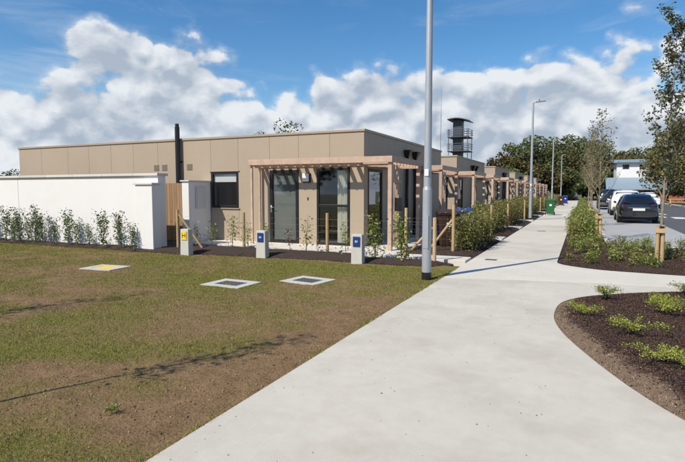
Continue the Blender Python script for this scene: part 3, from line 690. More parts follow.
def manhole(x, y, sx, sy, rz, cov, label):
    t = thing('manhole_cover', (x, y, -.056), label, 'manhole', 'concrete framed manholes in the lawn', rz)
    s_ = MB(); a, b, c, d = sx/2, sy/2, sx*.30, sy*.27
    for (x0_, x1_, y0_, y1_) in ((-a, a, -b, -d), (-a, a, d, b), (-a, -c, -d, d), (c, a, -d, d)): s_.box(x0_, x1_, y0_, y1_, -.1, .045)
    s_.build('concrete_surround', MARKC, t, world=False)
    l = MB().box(-c+.006, c-.006, -d+.006, d-.006, -.1, .040).build('lid', cov, t, world=False)
    if cov is IRON:
        r_ = MB()
        for i in range(6):
            for j in range(4):
                u = -c+.04+(2*c-.08)*i/5; v = -d+.035+(2*d-.07)*j/3; r_.box(u-.012, u+.012, v-.012, v+.012, .040, .044)
        r_.build('tread_stud', IRON, l, world=False)
manhole(-9.0, 7.62, .78, .62, R(6), YEL, 'square manhole with a yellow painted lid in the lawn')
manhole(-5.46, 7.2, .80, .66, R(-2), IRON, 'square manhole with dark iron lid, close to the lawn centre')
manhole(-4.40, 8.02, .76, .68, R(-9), IRON, 'square manhole with dark iron lid, second from the lamp post')

# ------------------------------------------------------------------ street lamps
def lamp(y, label):
    t = thing('street_lamp', (-2.52, y, 0), label, 'street lamp', 'galvanised street lamps along the path')
    c = MB(); c.tube((0, 0, -.05), (0, 0, 1.6), .084, .084, 20); c.tube((0, 0, 1.6), (0, 0, 1.66), .084, .070, 20); c.tube((0, 0, 1.66), (0, 0, 6.3), .070, .048, 20)
    c.build('column', GALV, t, smooth=False, world=False)
    MB().tube((0, 0, -.04), (0, 0, .11), .090, .088, 20).build('base_sleeve', BLACKM, t, world=False)
    MB().box(-.045, .045, -.089, -.082, .55, 1.15).build('access_door', GALV, t, world=False)
    MB().box(-.036, .036, -.082, -.078, 1.85, 1.97).build('number_label', WHITE, t, world=False)
    MB().path([(0, 0, 6.25), (.04, 0, 6.31), (.16, 0, 6.33)], .03, 10).build('bracket', GALV, t, world=False)
    hd = MB().hexa([(.14, -.07, 6.30), (.62, -.10, 6.34), (.62, .10, 6.34), (.14, .07, 6.30)], [(.14, -.05, 6.37), (.60, -.07, 6.38), (.60, .07, 6.38), (.14, .05, 6.37)]).build('luminaire', GREYM, t, bevel=.01, world=False)
    MB().tube((.30, 0, 6.375), (.30, 0, 6.45), .035, .03, 12).build('photocell', GREYM, hd, world=False)
    MB().box(.22, .58, -.07, .07, 6.325, 6.335).build('led_panel', WHITE, hd, world=False)
for y, l in ((9.07, 'galvanised lamp post with black sleeve on the lawn corner by the path'), (29.78, 'galvanised lamp post rising from the hedge before the green bin'),
             (51.8, 'galvanised lamp post behind the green wheelie bin'), (74, 'small distant lamp post beyond the blue bin'), (-13, 'galvanised lamp post out of view behind the lawn')):
    if y > 0: lamp(y, l)

# ------------------------------------------------------------------ shrubs
def stemset(mb, n, h, spread, seed, r=.006, base=.004):
    """a few wavy upright stems; returns sample points along their upper parts"""
    q = random.Random(seed); pts = []
    for i in range(n):
        a = q.uniform(0, 6.283); lean = q.uniform(.2, 1)*spread; hh = h*q.uniform(.65, 1.0); P = []
        bx_, by_ = base*math.cos(a), base*math.sin(a)
        for k in range(6):
            f = k/5; P.append((bx_+lean*math.cos(a)*f**1.3+q.uniform(-.02, .02)*f, by_+lean*math.sin(a)*f**1.3+q.uniform(-.02, .02)*f, hh*f))
        mb.path(P, [r*(1-.14*k) for k in range(6)], 4); pts.append(P)
    return pts
def shrub_proto(name, h, spread, stems, nl, ls, leafm, seed, lo=.12, rad=.07, barkm=None, twig=True):
    root = bpy.data.objects.new(name, None); link(root)
    mb = MB(); P = stemset(mb, stems, h, spread, seed); r = np.random.default_rng(seed); pts = []
    L = []
    for i in range(nl):
        p = P[r.integers(len(P))]; f = lo+(1-lo)*r.random()**.85; k = min(int(f*5), 4); g_ = f*5-k
        c = np.array(p[k])*(1-g_)+np.array(p[k+1])*g_; off = r.normal(0, 1, 3)*rad*(1.25-.6*f)
        L.append(c+off)
    st = mb.build('stem', barkm or BARKD, root, world=False)
    V, Q = leaves(np.array(L), ls, seed, up=.35); V[:, 2] = np.maximum(V[:, 2], .01)
    np_obj('foliage', V, Q, leafm, root)
    return root
def place(proto, x, y, z, s, rz, label, cat, group, sz=None):
    c = copy_tree(proto); c.location = (x, y, z); c.scale = (s, s, sz or s); c.rotation_euler = (0, 0, rz); tag(c, label, cat, group); return c
def kill(o):
    for ch in [k for k in bpy.data.objects if k.parent == o]: kill(ch)
    bpy.data.objects.remove(o, do_unlink=True)
q = random.Random(77)
# climbers / young shrubs before the white wall
PW = [shrub_proto('wall_shrub', 1.15, .20, 6, 430, .066, LEAF_DARK, 100+i, lo=.12, rad=.085) for i in range(4)]
x = -17.4
while x < -10.6:
    s = q.uniform(.60, 1.10); place(q.choice(PW), x, 10.12+q.uniform(-.06, .08), .03, s, q.uniform(0, 6.28), 'young dark leaved shrub planted against the white boundary wall', 'shrub', 'young shrubs before the white wall'); x += q.uniform(.26, .62)
# sparse young shrubs before the bungalow
PB = [shrub_proto('young_shrub', 1.0, .16, 3, 130, .07, LEAF_GREEN, 120+i, lo=.2, rad=.09) for i in range(3)]
PR = shrub_proto('red_shrub', .85, .14, 3, 80, .07, LEAF_RED, 130, lo=.25, rad=.08)
PG = shrub_proto('leafy_shrub', 1.1, .16, 6, 420, .07, LEAF_GREEN, 135, lo=.08, rad=.10)
FB = [(-10.1, 10.9, .8, 0), (-9.62, 11.2, .7, 1), (-9.2, 11.3, .75, 0), (-8.55, 11.35, 1.0, 2), (-8.0, 11.3, .8, 0), (-7.4, 11.2, .8, 1), (-6.72, 11.3, .75, 3), (-6.3, 11.4, .95, 0), (-5.85, 11.2, .55, 3), (-5.15, 11.3, .8, 1), (-4.72, 11.1, .6, 2)]
for i, (x, y, s, kx) in enumerate(FB):
    if kx == 3: place(PR, x, y, .05, s, q.uniform(0, 6), 'thin young shrub with reddish leaves in the front mulch bed', 'shrub', 'young red leaved shrubs in the front bed')
    else: place(PB[kx % 3], x, y, .05, s, q.uniform(0, 6), 'thin young green shrub in the mulch bed before the bungalow', 'shrub', 'young green shrubs in the front bed')
for (x, y, s) in ((-4.28, 11.02, 1.0), (-3.62, 10.95, 1.05)):
    place(PG, x, y, .05, s, q.uniform(0, 6), 'full leafy green shrub in the mulch bed near the pergola corner', 'shrub', 'leafy shrubs by the pergola corner')
# the hedge along the path
PH = [shrub_proto('hedge_shrub', 1.12, .30, 9, 950, .065, LEAF_HEDGE, 140+i, lo=.06, rad=.125) for i in range(4)]
PHR = shrub_proto('hedge_shrub', 1.05, .28, 8, 700, .065, mat('leaf_hedge_red', (.11, .11, .035), .5, island=.4, col2=(.24, .11, .05), trans=.25), 147, lo=.06, rad=.12)
y = 12.75; cnt = 0
gaps = [(by+4.1, by+5.1) for by in BY]+[(by-1.7, by-.7) for by in BY[1:]]
while y < 78 and cnt < 150:
    for xx in (-3.05, -3.55):
        if xx == -3.55 and y > 40: continue
        if any(a-.15 < y < b+.15 for a, b in gaps) : continue
        s = q.uniform(.82, 1.1); pr_ = PHR if q.random() < .2 else q.choice(PH)
        if y < 16.3 and xx < -3.3 or y < 13.3: continue
        if y < 16.3: s *= .86; xx = -2.72
        place(pr_, xx+q.uniform(-.12, .12), y+q.uniform(-.1, .1), .03, s, q.uniform(0, 6.28), 'bushy olive green hedge shrub planted along the concrete path', 'shrub', 'hedge shrubs along the path'); cnt += 1
    y += q.uniform(.42, .56) if y < 40 else .8
for (xx, y, s) in ((-2.76, 13.45, .8), (-2.98, 13.85, .85), (-2.62, 14.05, .8), (-2.86, 14.5, .95), (-2.64, 14.9, .85), (-2.98, 15.05, .95)):
    place(q.choice(PH), xx, y, .03, s, q.uniform(0, 6.28), 'bushy olive green hedge shrub planted along the concrete path', 'shrub', 'hedge shrubs along the path')
# strip between path and bay: low shrubs close to, higher further on
PS = [shrub_proto('low_shrub', .42, .26, 9, 300, .06, LEAF_GREEN, 160+i, lo=.1, rad=.07) for i in range(3)]
PSD = shrub_proto('low_shrub', .38, .24, 9, 300, .06, LEAF_HEDGE, 165, lo=.1, rad=.07)
pts = []
tries = 0
while len(pts) < 52 and tries < 6000:
    tries += 1; x = q.uniform(-.30, 3.2); y = q.uniform(11.7, 17.6)
    if y > 16.2 and x > .6: continue
    if not inside(np.array([x]), np.array([y]), BS1)[0] or pdist(np.array([x]), np.array([y]), BS1)[0] < .20: continue
    if y < 12.6 and q.random() < .6: continue
    if any((x-a)**2+(y-b)**2 < .30**2 for a, b in pts): continue
    if abs(x-1.6) < .2 and abs(y-13.3) < .2: continue
    pts.append((x, y))
for (x, y) in pts:
    s = q.uniform(.5, .85); place(PSD if q.random() < .3 else q.choice(PS), x, y, .03, s, q.uniform(0, 6.28), 'low bright green shrub in the mulch strip before the parking bay', 'shrub', 'low shrubs before the parking bay')
PM = [shrub_proto('strip_shrub', .72, .30, 10, 620, .065, LEAF_GREEN if i else LEAF_HEDGE, 170+i, lo=.06, rad=.11) for i in range(3)]
y = 17.9
while y < 72:
    for xx in (-.12, .30):
        if y > 30 and xx > 0: continue
        s = q.uniform(.8, 1.1); place(q.choice(PM), xx+q.uniform(-.1, .1)+(.2 if y > 30 else 0), y+q.uniform(-.1, .1), .03, s, q.uniform(0, 6.28), 'knee high green shrub on the strip between path and parked cars', 'shrub', 'shrubs on the strip by the parked cars')
    y += .48 if y < 30 else .75
# near right bed: spreading low plants with yellow green sprays
def spray(name, seed, n, reach, leafm, nl, ls, rise=.12):
    root = bpy.data.objects.new(name, None); link(root); mb = MB(); r = random.Random(seed); L = []
    for i in range(n):
        a = r.uniform(0, 6.283); ln = reach*r.uniform(.5, 1); P = []
        for k in range(6):
            f = k/5; P.append((math.cos(a+f*.3)*ln*f, math.sin(a+f*.3)*ln*f, .02+rise*math.sin(f*2.2)*r.uniform(.8, 1.2)))
        mb.path(P, [.004, .0036, .003, .0026, .002, .0015], 4)
        for _ in range(nl):
            f = r.uniform(.15, 1)*5; k = min(int(f), 4); g_ = f-k
            c = [P[k][j]*(1-g_)+P[k+1][j]*g_ for j in range(3)]; L.append([c[0]+r.gauss(0, .025), c[1]+r.gauss(0, .025), max(.012, c[2]+r.gauss(.012, .02))])
    mb.build('stem', BARKD, root, world=False); V, Q = leaves(np.array(L), ls, seed, up=.5, long=1.8); np_obj('foliage', V, Q, leafm, root); return root
SP = [spray('spreading_shrub', 200, 11, .34, LEAF_LIME, 95, .021), spray('spreading_shrub', 201, 10, .36, LEAF_LIME, 95, .020), spray('spreading_shrub', 203, 12, .24, LEAF_GREEN, 80, .021, .13)]
for (x, y, s, kx, rz, lab) in ((.36, 8.15, .95, 2, 0, 'small green shrub on the edge of the kidney bed by the side path'), (.06, 6.95, .75, 0, 1, 'small yellow green shrub near the rounded tip of the mulch bed'),
        (.56, 6.22, .95, 1, 2.2, 'sprawling yellow green shrub in the middle of the near mulch bed'), (.98, 7.45, 1.0, 0, .4, 'bright lime green shrub with spreading sprays in the near mulch bed'),
        (1.06, 7.85, .9, 0, 3.1, 'lime green shrub touching its bright neighbour in the near mulch bed'), (.66, 5.28, .8, 1, 5.0, 'flat yellow green sprays lying on the mulch near the bare soil edge'), (.90, 5.12, .75, 0, 1.0, 'little lime shrub beside the flat sprays in the mulch'),
        (1.42, 8.95, .9, 2, 2, 'dark green tuft of shrub at the bed edge by the side path')):
    place(SP[kx], x, y, .045, s, rz, lab, 'shrub', 'spreading shrubs in the near bed')
for p in PW+PB+[PR, PG]+PH+[PHR]+PS+[PSD]+PM+SP: kill(p)
# a weed in the lawn
wd = spray('weed', 210, 9, .11, LEAF_GREEN, 10, .03, .03); wd.location = (-3.02, 2.57, -.01); wd.scale = (.65, .65, .6); tag(wd, 'small leafy weed growing in the bare soil by the path', 'weed')

# ------------------------------------------------------------------ wire fences
def fence(name, posts, label, braces=(), wires=(.18, .36, .54, .72, .88), vert=.15, hpost=1.0):
    t = thing(name, (posts[0][0], posts[0][1], 0), label, 'fence', 'wire fences round the front gardens')
    for p in posts:
        h = p[2] if len(p) > 2 else hpost
        MB().tube((p[0], p[1], -.05), (p[0], p[1], h), .042, .040, 12).build('post', STAKE, t, bevel=.006)
    for (a, b) in braces: MB().tube(a, b, .032, .032, 10).build('brace', STAKE, t)
    for z in wires:
        w = MB(); w.path([(p[0], p[1], z+.012*math.sin(i*2.1+z*9)) for i, p in enumerate(posts)], .0016, 4); w.build('wire', WIREM, t)
    if vert:
        w = MB()
        for a, b in zip(posts[:-1], posts[1:]):
            n_ = int(math.hypot(b[0]-a[0], b[1]-a[1])/vert)
            for i in range(1, n_):
                f = i/n_; x_, y_ = a[0]+(b[0]-a[0])*f, a[1]+(b[1]-a[1])*f; w.tube((x_, y_, .05), (x_, y_, wires[-1]), 0.0009, n=3, cap=False)
        o_ = w.build('mesh_wire', WIREM, t); tag(o_, kind='stuff')
fence('wire_fence', [(-9.9, 10.75, 1.08), (-8.35, 11.6, 1.0), (-5.74, 11.48, 1.03), (-2.9, 11.06, 1.0)], 'low wire mesh fence on timber posts before the first bungalow',
      braces=[((-9.85, 10.75, .95), (-9.25, 10.95, .05)), ((-2.95, 11.07, .78), (-3.65, 11.10, .03))])
LB = [(-2.94, 13.06, 1.22)]
yy = 16.6
while yy < 80: LB.append((-2.85 if False else -3.9 if False else -2.82, yy, 1.05)); yy += 2.9
fence('wire_fence', [(-4.05, 12.6, 1.15), (-2.94, 13.06, 1.22), (-3.3, 16.4, .9)], 'wire fence with braced timber post at the hedge start by the link path', braces=[((-2.97, 13.07, .85), (-3.5, 13.0, .12))])
for i, by in enumerate(BY):
    ps = [(-2.80, by+5.2, 1.1), (-3.30, by+7.4, .85), (-2.80, by+9.6, 1.05)]
    fence('wire_fence', ps, 'wire fence on timber posts among the hedge beside the %s bungalow' % ['first', 'second', 'third', 'fourth', 'fifth', 'farthest'][i], wires=(.3, .6, .9), vert=0)
for (x, y, s) in ((-3.86, 11.5, 0),):
    pass

# ------------------------------------------------------------------ trees
def limbs(mb, base, h, r0, nb, seed, reach, lean=(0, 0), first=.28, upw=.9, sub=3):
    """tapered trunk with ascending limbs and twigs; returns twig sample points"""
    q_ = random.Random(seed); T = []; n_ = 9
    for k in range(n_+1):
        f = k/n_; T.append(Vector((base[0]+lean[0]*f+q_.uniform(-.03, .03)*f*h*.15, base[1]+lean[1]*f+q_.uniform(-.03, .03)*f*h*.15, base[2]+h*f)))
    mb.path([tuple(p) for p in T], [r0*(1-.9*(k/n_)**.9) for k in range(n_+1)], 8)
    tw = []
    for i in range(nb):
        f = first+(1-first)*(i+q_.random())/nb; k = min(int(f*n_), n_-1); p = T[k].lerp(T[k+1], f*n_-k)
        a = i*2.4+q_.uniform(-.5, .5); ln = reach*(1.15-.85*f)*q_.uniform(.7, 1.2); rr = r0*(1-.85*f)*.5
        d = Vector((math.cos(a), math.sin(a), upw*q_.uniform(.7, 1.4))).normalized(); P = [p]
        for s_ in range(4): d = (d+Vector((q_.uniform(-.2, .2), q_.uniform(-.2, .2), q_.uniform(0, .25)))).normalized(); P.append(P[-1]+d*ln/4)
        mb.path([tuple(v) for v in P], [rr*(1-.2*s_) for s_ in range(5)], 5); tw += [(P[2], P[3]), (P[3], P[4]), (P[1], P[2])]
        for s_ in range(sub):
            m_ = P[1+s_ % 3].lerp(P[2+s_ % 3], q_.random()); dd = (d+Vector((q_.uniform(-.9, .9), q_.uniform(-.9, .9), q_.uniform(-.1, .6)))).normalized(); e = m_+dd*ln*q_.uniform(.25, .5)
            mb.tube(tuple(m_), tuple(e), rr*.35, rr*.12, 4, cap=False); tw.append((m_, e))
    for k in range(int(n_*.6), n_): tw.append((T[k], T[k+1]))
    return tw
def tree(name, loc, h, r0, nb, reach, nl, ls, leafm, barkm, label, group, seed, lean=(0, 0), first=.28, upw=.9, rad=.12, sub=3, cat='tree'):
    t = thing(name, loc, label, cat, group); mb = MB(); tw = limbs(mb, (0, 0, 0), h, r0, nb, seed, reach, lean, first, upw, sub)
    mb.build('trunk', barkm, t, world=False); r = np.random.default_rng(seed)
    A = np.array([tuple(a) for a, b in tw]); B = np.array([tuple(b) for a, b in tw]); w = r.random(len(A))**2+.1; i = r.choice(len(A), nl, p=w/w.sum()); f = r.random((nl, 1))
    P = A[i]*(1-f)+B[i]*f+r.normal(0, rad, (nl, 3)); V, Q = leaves(P, ls, seed, up=-.1, long=1.7); np_obj('crown', V, Q, leafm, t); return t
tree('street_tree', (1.60, 13.3, 0), 5.1, .036, 26, 1.25, 3300, .070, LEAF_TREE, BARK, 'slender staked street tree with small dark leaves beside the parking bay', 'young street trees on the strip', 301, lean=(.15, 0), first=.24, upw=1.15, rad=.05, sub=9)
def stakes(x, y, s, label, h=.85):
    t = thing('tree_stake', (x, y, 0), label, 'tree stake', 'timber tree stakes on the strip')
    for (dx, dy) in ((-.10*s, 0), (.10*s, .03)): MB().tube((x+dx, y+dy, -.05), (x+dx, y+dy, h+dx*.2), .085*s, .08*s, 12).build('stake', STAKE, t, bevel=.006)
    boxo('crossbar', x-.19*s, x+.19*s, y-.115*s, y-.086*s, h-.16, h-.06, STAKE, t, .004)
    MB().box(x-.06, x+.06, y-.02, y+.11, h-.05, h-.01).build('strap', BLACKM, t)
stakes(1.60, 13.20, .50, 'pair of thick timber stakes holding the slender street tree', .82)
for i, (x, y, h, nl, s_) in enumerate(((.52, 18.6, 3.9, 420, 310), (.42, 25.8, 4.4, 600, 311), (.45, 32.5, 4.9, 700, 312), (.45, 39.5, 5.0, 800, 313), (.5, 47, 5.2, 800, 314))):
    tree('street_tree', (x, y, 0), h, .032, 26, 1.25, nl, .07, LEAF_OLIVE, BARK, ['thin sparse street tree with an orange tie nearest to the path crossing', 'thin half bare street tree, second along the strip', 'tall half bare street tree, third along the strip', 'thin street tree, fourth along the strip', 'thin street tree, fifth along the strip'][i], 'young street trees on the strip', s_, first=.30, upw=1.3, rad=.055, sub=9)
    if i < 3: stakes(x, y-.06, .55, ['timber stakes at the first thin tree along the strip', 'timber stakes at the second thin tree along the strip', 'timber stakes at the third thin tree along the strip'][i], .85)
# young trees out of view whose shadows lie on the lawn
tree('street_tree', (-4.5, 1.35, 0), 4.1, .024, 11, .55, 420, .06, LEAF_TREE, BARK, 'young lawn tree whose shadow falls across the soil by the path', 'young lawn trees', 330, first=.45, upw=1.2, sub=3)
tree('street_tree', (-8.3, 1.6, 0), 4.8, .045, 10, .7, 380, .07, LEAF_TREE, BARK, 'young lawn tree whose shadow falls across the far left lawn', 'young lawn trees', 331, first=.45, upw=1.2, sub=3)

def big_tree(loc, h, w, leafm, label, group, seed, nl=9000, ls=.34, trunk_h=.25):
    t = thing('broadleaf_tree', loc, label, 'tree', group); r = np.random.default_rng(seed); mb = MB()
    tw = limbs(mb, (0, 0, 0), h*.85, .020*h, 12, seed, w*.55, first=.22, upw=.8, sub=1); mb.build('trunk', BARKD, t, world=False)
    nc = 60; C = []
    for i in range(nc):
        u = r.normal(size=3); u /= np.linalg.norm(u); rr = r.random()**.33; c = u*rr*np.array([w*.5, w*.5, h*.40])+np.array([0, 0, h*.57]); C.append(c)
    C = np.array(C); k = r.integers(nc, size=nl); sr = (r.uniform(.09, .17, nc)*w)[k]
    u = r.normal(size=(nl, 3)); u /= np.linalg.norm(u, axis=1)[:, None]; P = C[k]+u*(sr*r.random(nl)**.25)[:, None]*np.array([1, 1, .75]); P[:, 2] = np.maximum(P[:, 2], .3)
    V, Q = leaves(P, ls, seed, up=0, long=1.4); np_obj('crown', V, Q, leafm, t); return t
def px(u, v, y):   # a ray through the photograph's pixel, met at distance y (only used while laying out)
    F = Vector((-math.sin(YAW)*math.cos(PITCH), math.cos(YAW)*math.cos(PITCH), -math.sin(PITCH))); Rr = Vector((math.cos(YAW), math.sin(YAW), 0)); U = Rr.cross(F)
    d = F+Rr*((u-342.5)/F_PX)-U*((v-231)/F_PX); return Vector((0, 0, 1.58))+d*(y/d.y)
FT = [(516, 150, 96, 9, LEAF_FAR2), (530, 139, 100, 12, LEAF_FAR), (548, 143, 105, 12, LEAF_FAR2), (566, 139, 110, 13, LEAF_FAR), (585, 140, 112, 13, LEAF_FAR), (603, 150, 118, 12, LEAF_FAR2), (540, 165, 92, 8, LEAF_FAR2), (575, 168, 104, 9, LEAF_FAR), (508, 168, 90, 7, LEAF_FAR), (558, 170, 97, 8, LEAF_FAR),
      (625, 152, 150, 14, LEAF_FAR), (645, 148, 150, 15, LEAF_FAR), (668, 146, 150, 15, LEAF_FAR2), (690, 140, 145, 16, LEAF_FAR), (594, 172, 112, 9, LEAF_FAR)]
for i, (u, v, y, w, lm) in enumerate(FT):
    p = px(u, v, y); big_tree((p.x, y, 0), p.z*1.03, w, lm, ('big broadleaf tree with a rusty tinted crown in the wood beyond the path end' if lm is LEAF_FAR2 else 'big dark green broadleaf tree in the wood beyond the far end of the path') if i < 10 or i == 14 else 'big dark broadleaf tree behind the white house with the blue roof', 'far trees beyond the path' if i < 10 or i == 14 else 'far trees behind the white house', 400+i, nl=7000, ls=.42)
for i, (u, v, y, w, lm, lab) in enumerate(((690, 112, 76, 8.5, LEAF_OLIVE, 'olive leaved tree on the verge across the road'), (670, 150, 80, 7.0, LEAF_FAR2, 'rusty leaved bushy tree on the verge before the brick building'), (704, 118, 66, 8.0, LEAF_OLIVE, 'olive leaved verge tree at the right of the wooden bench'),
        (281, 125.5, 42, 7.5, LEAF_FAR, 'dark treetop showing over the roof of the first bungalow'), (6, 172, 46, 7, LEAF_FAR, 'dark treetop showing over the white boundary wall'), (-8, 178, 46, 6, LEAF_FAR2, 'dark bushy tree beside the treetop over the white wall'))):
    p = px(u, v, y); big_tree((p.x, y, 0), p.z*1.02, w, lm, lab, None, 450+i, nl=6000, ls=.27 if i in (0, 1, 2) else .22)

for i, (x_, y_, h_, w_) in enumerate(((-34, -34, 9, 9), (-24, -40, 11, 10), (-14, -38, 9, 9), (-4, -44, 10, 10), (8, -40, 9, 9), (-42, -22, 9, 9), (18, -30, 8, 8))):  # unseen trees, added behind the camera to darken what the glass reflects
    big_tree((x_, y_, 0), h_, w_, LEAF_FAR, 'unseen broadleaf tree added behind the camera to darken the window reflections', 'unseen trees added for the window reflections', 480+i, nl=3500, ls=.5)
# ------------------------------------------------------------------ far buildings, tower
t = thing('white_house', (9, 92, 0), 'white two storey house with pale blue metal roofs beyond the cars', 'house')
Y = 92; a = px(617, 160, Y); b = px(664, 160, Y); xa, xb = a.x, b.x; zt = a.z
w = MB().box(xa, xb, Y, Y+8, 0, zt-.5); w.build('wall', RENDER, t)
MB().hexa([(xa-.5, Y-.6, zt-.45), (xb+.5, Y-.6, zt-.45), (xb+.5, Y+8.5, zt+.1), (xa-.5, Y+8.5, zt+.1)], [(xa-.5, Y-.6, zt-.2), (xb+.5, Y-.6, zt-.2), (xb+.5, Y+8.5, zt+.5), (xa-.5, Y+8.5, zt+.5)]).build('roof', ROOFB, t)
for (u, v0, v1) in ((626, 164.5, 169), (643, 164.5, 169), (656, 164.5, 169)):
    p = px(u, v0, Y); p2 = px(u, v1, Y); wf = boxo('window', p.x-.45, p.x+.45, Y-.04, Y-.005, p2.z, p.z, GREYM, t); boxo('pane', p.x-.38, p.x+.38, Y-.05, Y-.041, p2.z+.07, p.z-.07, BLACKM, wf)
l0 = px(606, 190, Y-4); l1 = px(668, 178, Y-1)
MB().box(l0.x+.4, l1.x+4, Y-3.5, Y-.06, 0, l0.z-.02).build('brick_wall', BRICK, t)
MB().hexa([(l0.x, Y-4.2, l0.z), (l1.x+4.6, Y-4.2, l0.z), (l1.x+4.6, Y-.06, l1.z), (l0.x, Y-.06, l1.z)], [(l0.x, Y-4.2, l0.z+.15), (l1.x+4.6, Y-4.2, l0.z+.15), (l1.x+4.6, Y-.06, l1.z+.15), (l0.x, Y-.06, l1.z+.15)]).build('lean_to_roof', ROOFB, t)
for i in range(6):
    xx = l0.x+1.2+i*1.9; wf = boxo('window', xx, xx+.9, Y-3.54, Y-3.505, .9, 1.75, GREYM, t); boxo('pane', xx+.06, xx+.84, Y-3.55, Y-3.541, .96, 1.69, BLACKM, wf)
t = thing('training_tower', (-18, 84, 0), 'dark steel lookout tower with railed platforms behind the bungalows', 'tower')
Y = 84; P0 = px(459, 153, Y); xc = P0.x; s = Y/60.
z1 = px(459, 151, Y).z; z2 = px(459, 137, Y).z; z3 = px(459, 122, Y).z; TD = mat('tower_steel', (.045, .055, .075), .5)
hw = (px(470, 140, Y).x-px(449, 140, Y).x)/2
core = MB(); core.box(xc-hw*.62, xc+hw*.22, Y, Y+1.6, 0, z3+.35); core.build('stair_core', TD, t)
for z in (z1, z2):
    pf = MB().box(xc-hw, xc+hw, Y-1.0, Y+2.6, z-.12, z).build('platform', TD, t, bevel=.01)
    for zz in (.45, .8, 1.15):
        rr_ = MB(); rr_.path([(xc-hw, Y-1, z+zz), (xc+hw, Y-1, z+zz), (xc+hw, Y+2.6, z+zz), (xc-hw, Y+2.6, z+zz), (xc-hw, Y-1, z+zz)], .035, 5); rr_.build('rail', TD, pf)
    n_ = 11
    for i in range(n_):
        x_ = xc-hw+2*hw*i/(n_-1); MB().tube((x_, Y-1, z), (x_, Y-1, z+1.15), .03, n=5).build('baluster', TD, pf)
for (x_, y_) in ((xc+hw*.9, Y-.9), (xc+hw*.9, Y+2.4), (xc-hw*.9, Y-.9), (xc-hw*.9, Y+2.4)): MB().tube((x_, y_, 0), (x_, y_, z2+1.2), .06, n=6).build('column', TD, t)
rf = MB(); nseg = 10
for i in range(nseg+1):
    f = i/nseg; x_ = xc-hw*1.05+2.05*hw*f; zz = z3+.05+.55*math.sin(math.pi*(.25+.7*f)); rf.v += [(x_, Y-1, zz), (x_, Y+2.6, zz), (x_, Y+2.6, zz-.12), (x_, Y-1, zz-.12)]
for i in range(nseg):
    k = i*4
    for j in range(4): rf.f.append((k+j, k+(j+1) % 4, k+4+(j+1) % 4, k+4+j))
rf.f += [(0, 1, 2, 3), (nseg*4+3, nseg*4+2, nseg*4+1, nseg*4)]; rf.build('roof', TD, t)
m0 = px(441.5, 85, 84); t = thing('radio_mast', (m0.x, 84, 0), 'thin tall radio mast beside the steel lookout tower', 'mast')
MB().tube((m0.x, 84, 0), (m0.x, 84, m0.z*.75), .05, .04, 6).build('lower_pole', GREYM, t); MB().tube((m0.x, 84, m0.z*.75), (m0.x, 84, m0.z), .025, .015, 6).build('aerial', GREYM, t)

# ------------------------------------------------------------------ wheelie bins
def bin_(x, y, m_, lidm, rz, label):
    t = thing('wheelie_bin', (x, y, .0), label, 'wheelie bin', 'wheelie bins', rz)
    MB().hexa([(-.22, -.26, .07), (.22, -.26, .07), (.22, .22, .07), (-.22, .22, .07)], [(-.28, -.34, .96), (.28, -.34, .96), (.28, .30, .96), (-.28, .30, .96)]).build('body', m_, t, bevel=.03, world=False)
    MB().box(-.30, .30, -.36, .33, .93, .965).build('rim', m_, t, bevel=.01, world=False)
    ld = MB().hexa([(-.30, -.38, .968), (.30, -.38, .968), (.30, .30, .985), (-.30, .30, .985)], [(-.25, -.33, 1.03), (.25, -.33, 1.03), (.25, .27, 1.07), (-.25, .27, 1.07)]).build('lid', lidm, t, bevel=.02, world=False)
    MB().tube((-.26, .36, .98), (.26, .36, .98), .02, n=8).build('handle', lidm, t, world=False)
    for sx in (-.27, .27): MB().tube((sx-.03, .22, .10), (sx+.03, .22, .10), .10, n=16).build('wheel', TYRE, t, world=False)
    MB().box(-.07, .07, -.327, -.312, .60, .72).build('sticker', WHITE, t, world=False)
bin_(-1.86, 36.6, GREEN_BIN, GREEN_BIN, .1, 'green wheelie bin standing on the edge of the concrete path')
bin_(-1.98, 60, BROWN_BIN, BROWN_BIN, 0, 'dark brown wheelie bin on the path before the blue bin')
bin_(-1.80, 68.5, BLUE_BIN, BLUE_BIN, 0, 'blue wheelie bin on the path past the brown bin')
bin_(-3.38, 14.25, BROWN_BIN, BROWN_BIN, .4, 'dark brown wheelie bin behind the fence by the second pergola')
bin_(-3.22, 15.6, BLUE_BIN, BLUE_BIN, .2, 'blue wheelie bin behind the hedge by the second pergola')

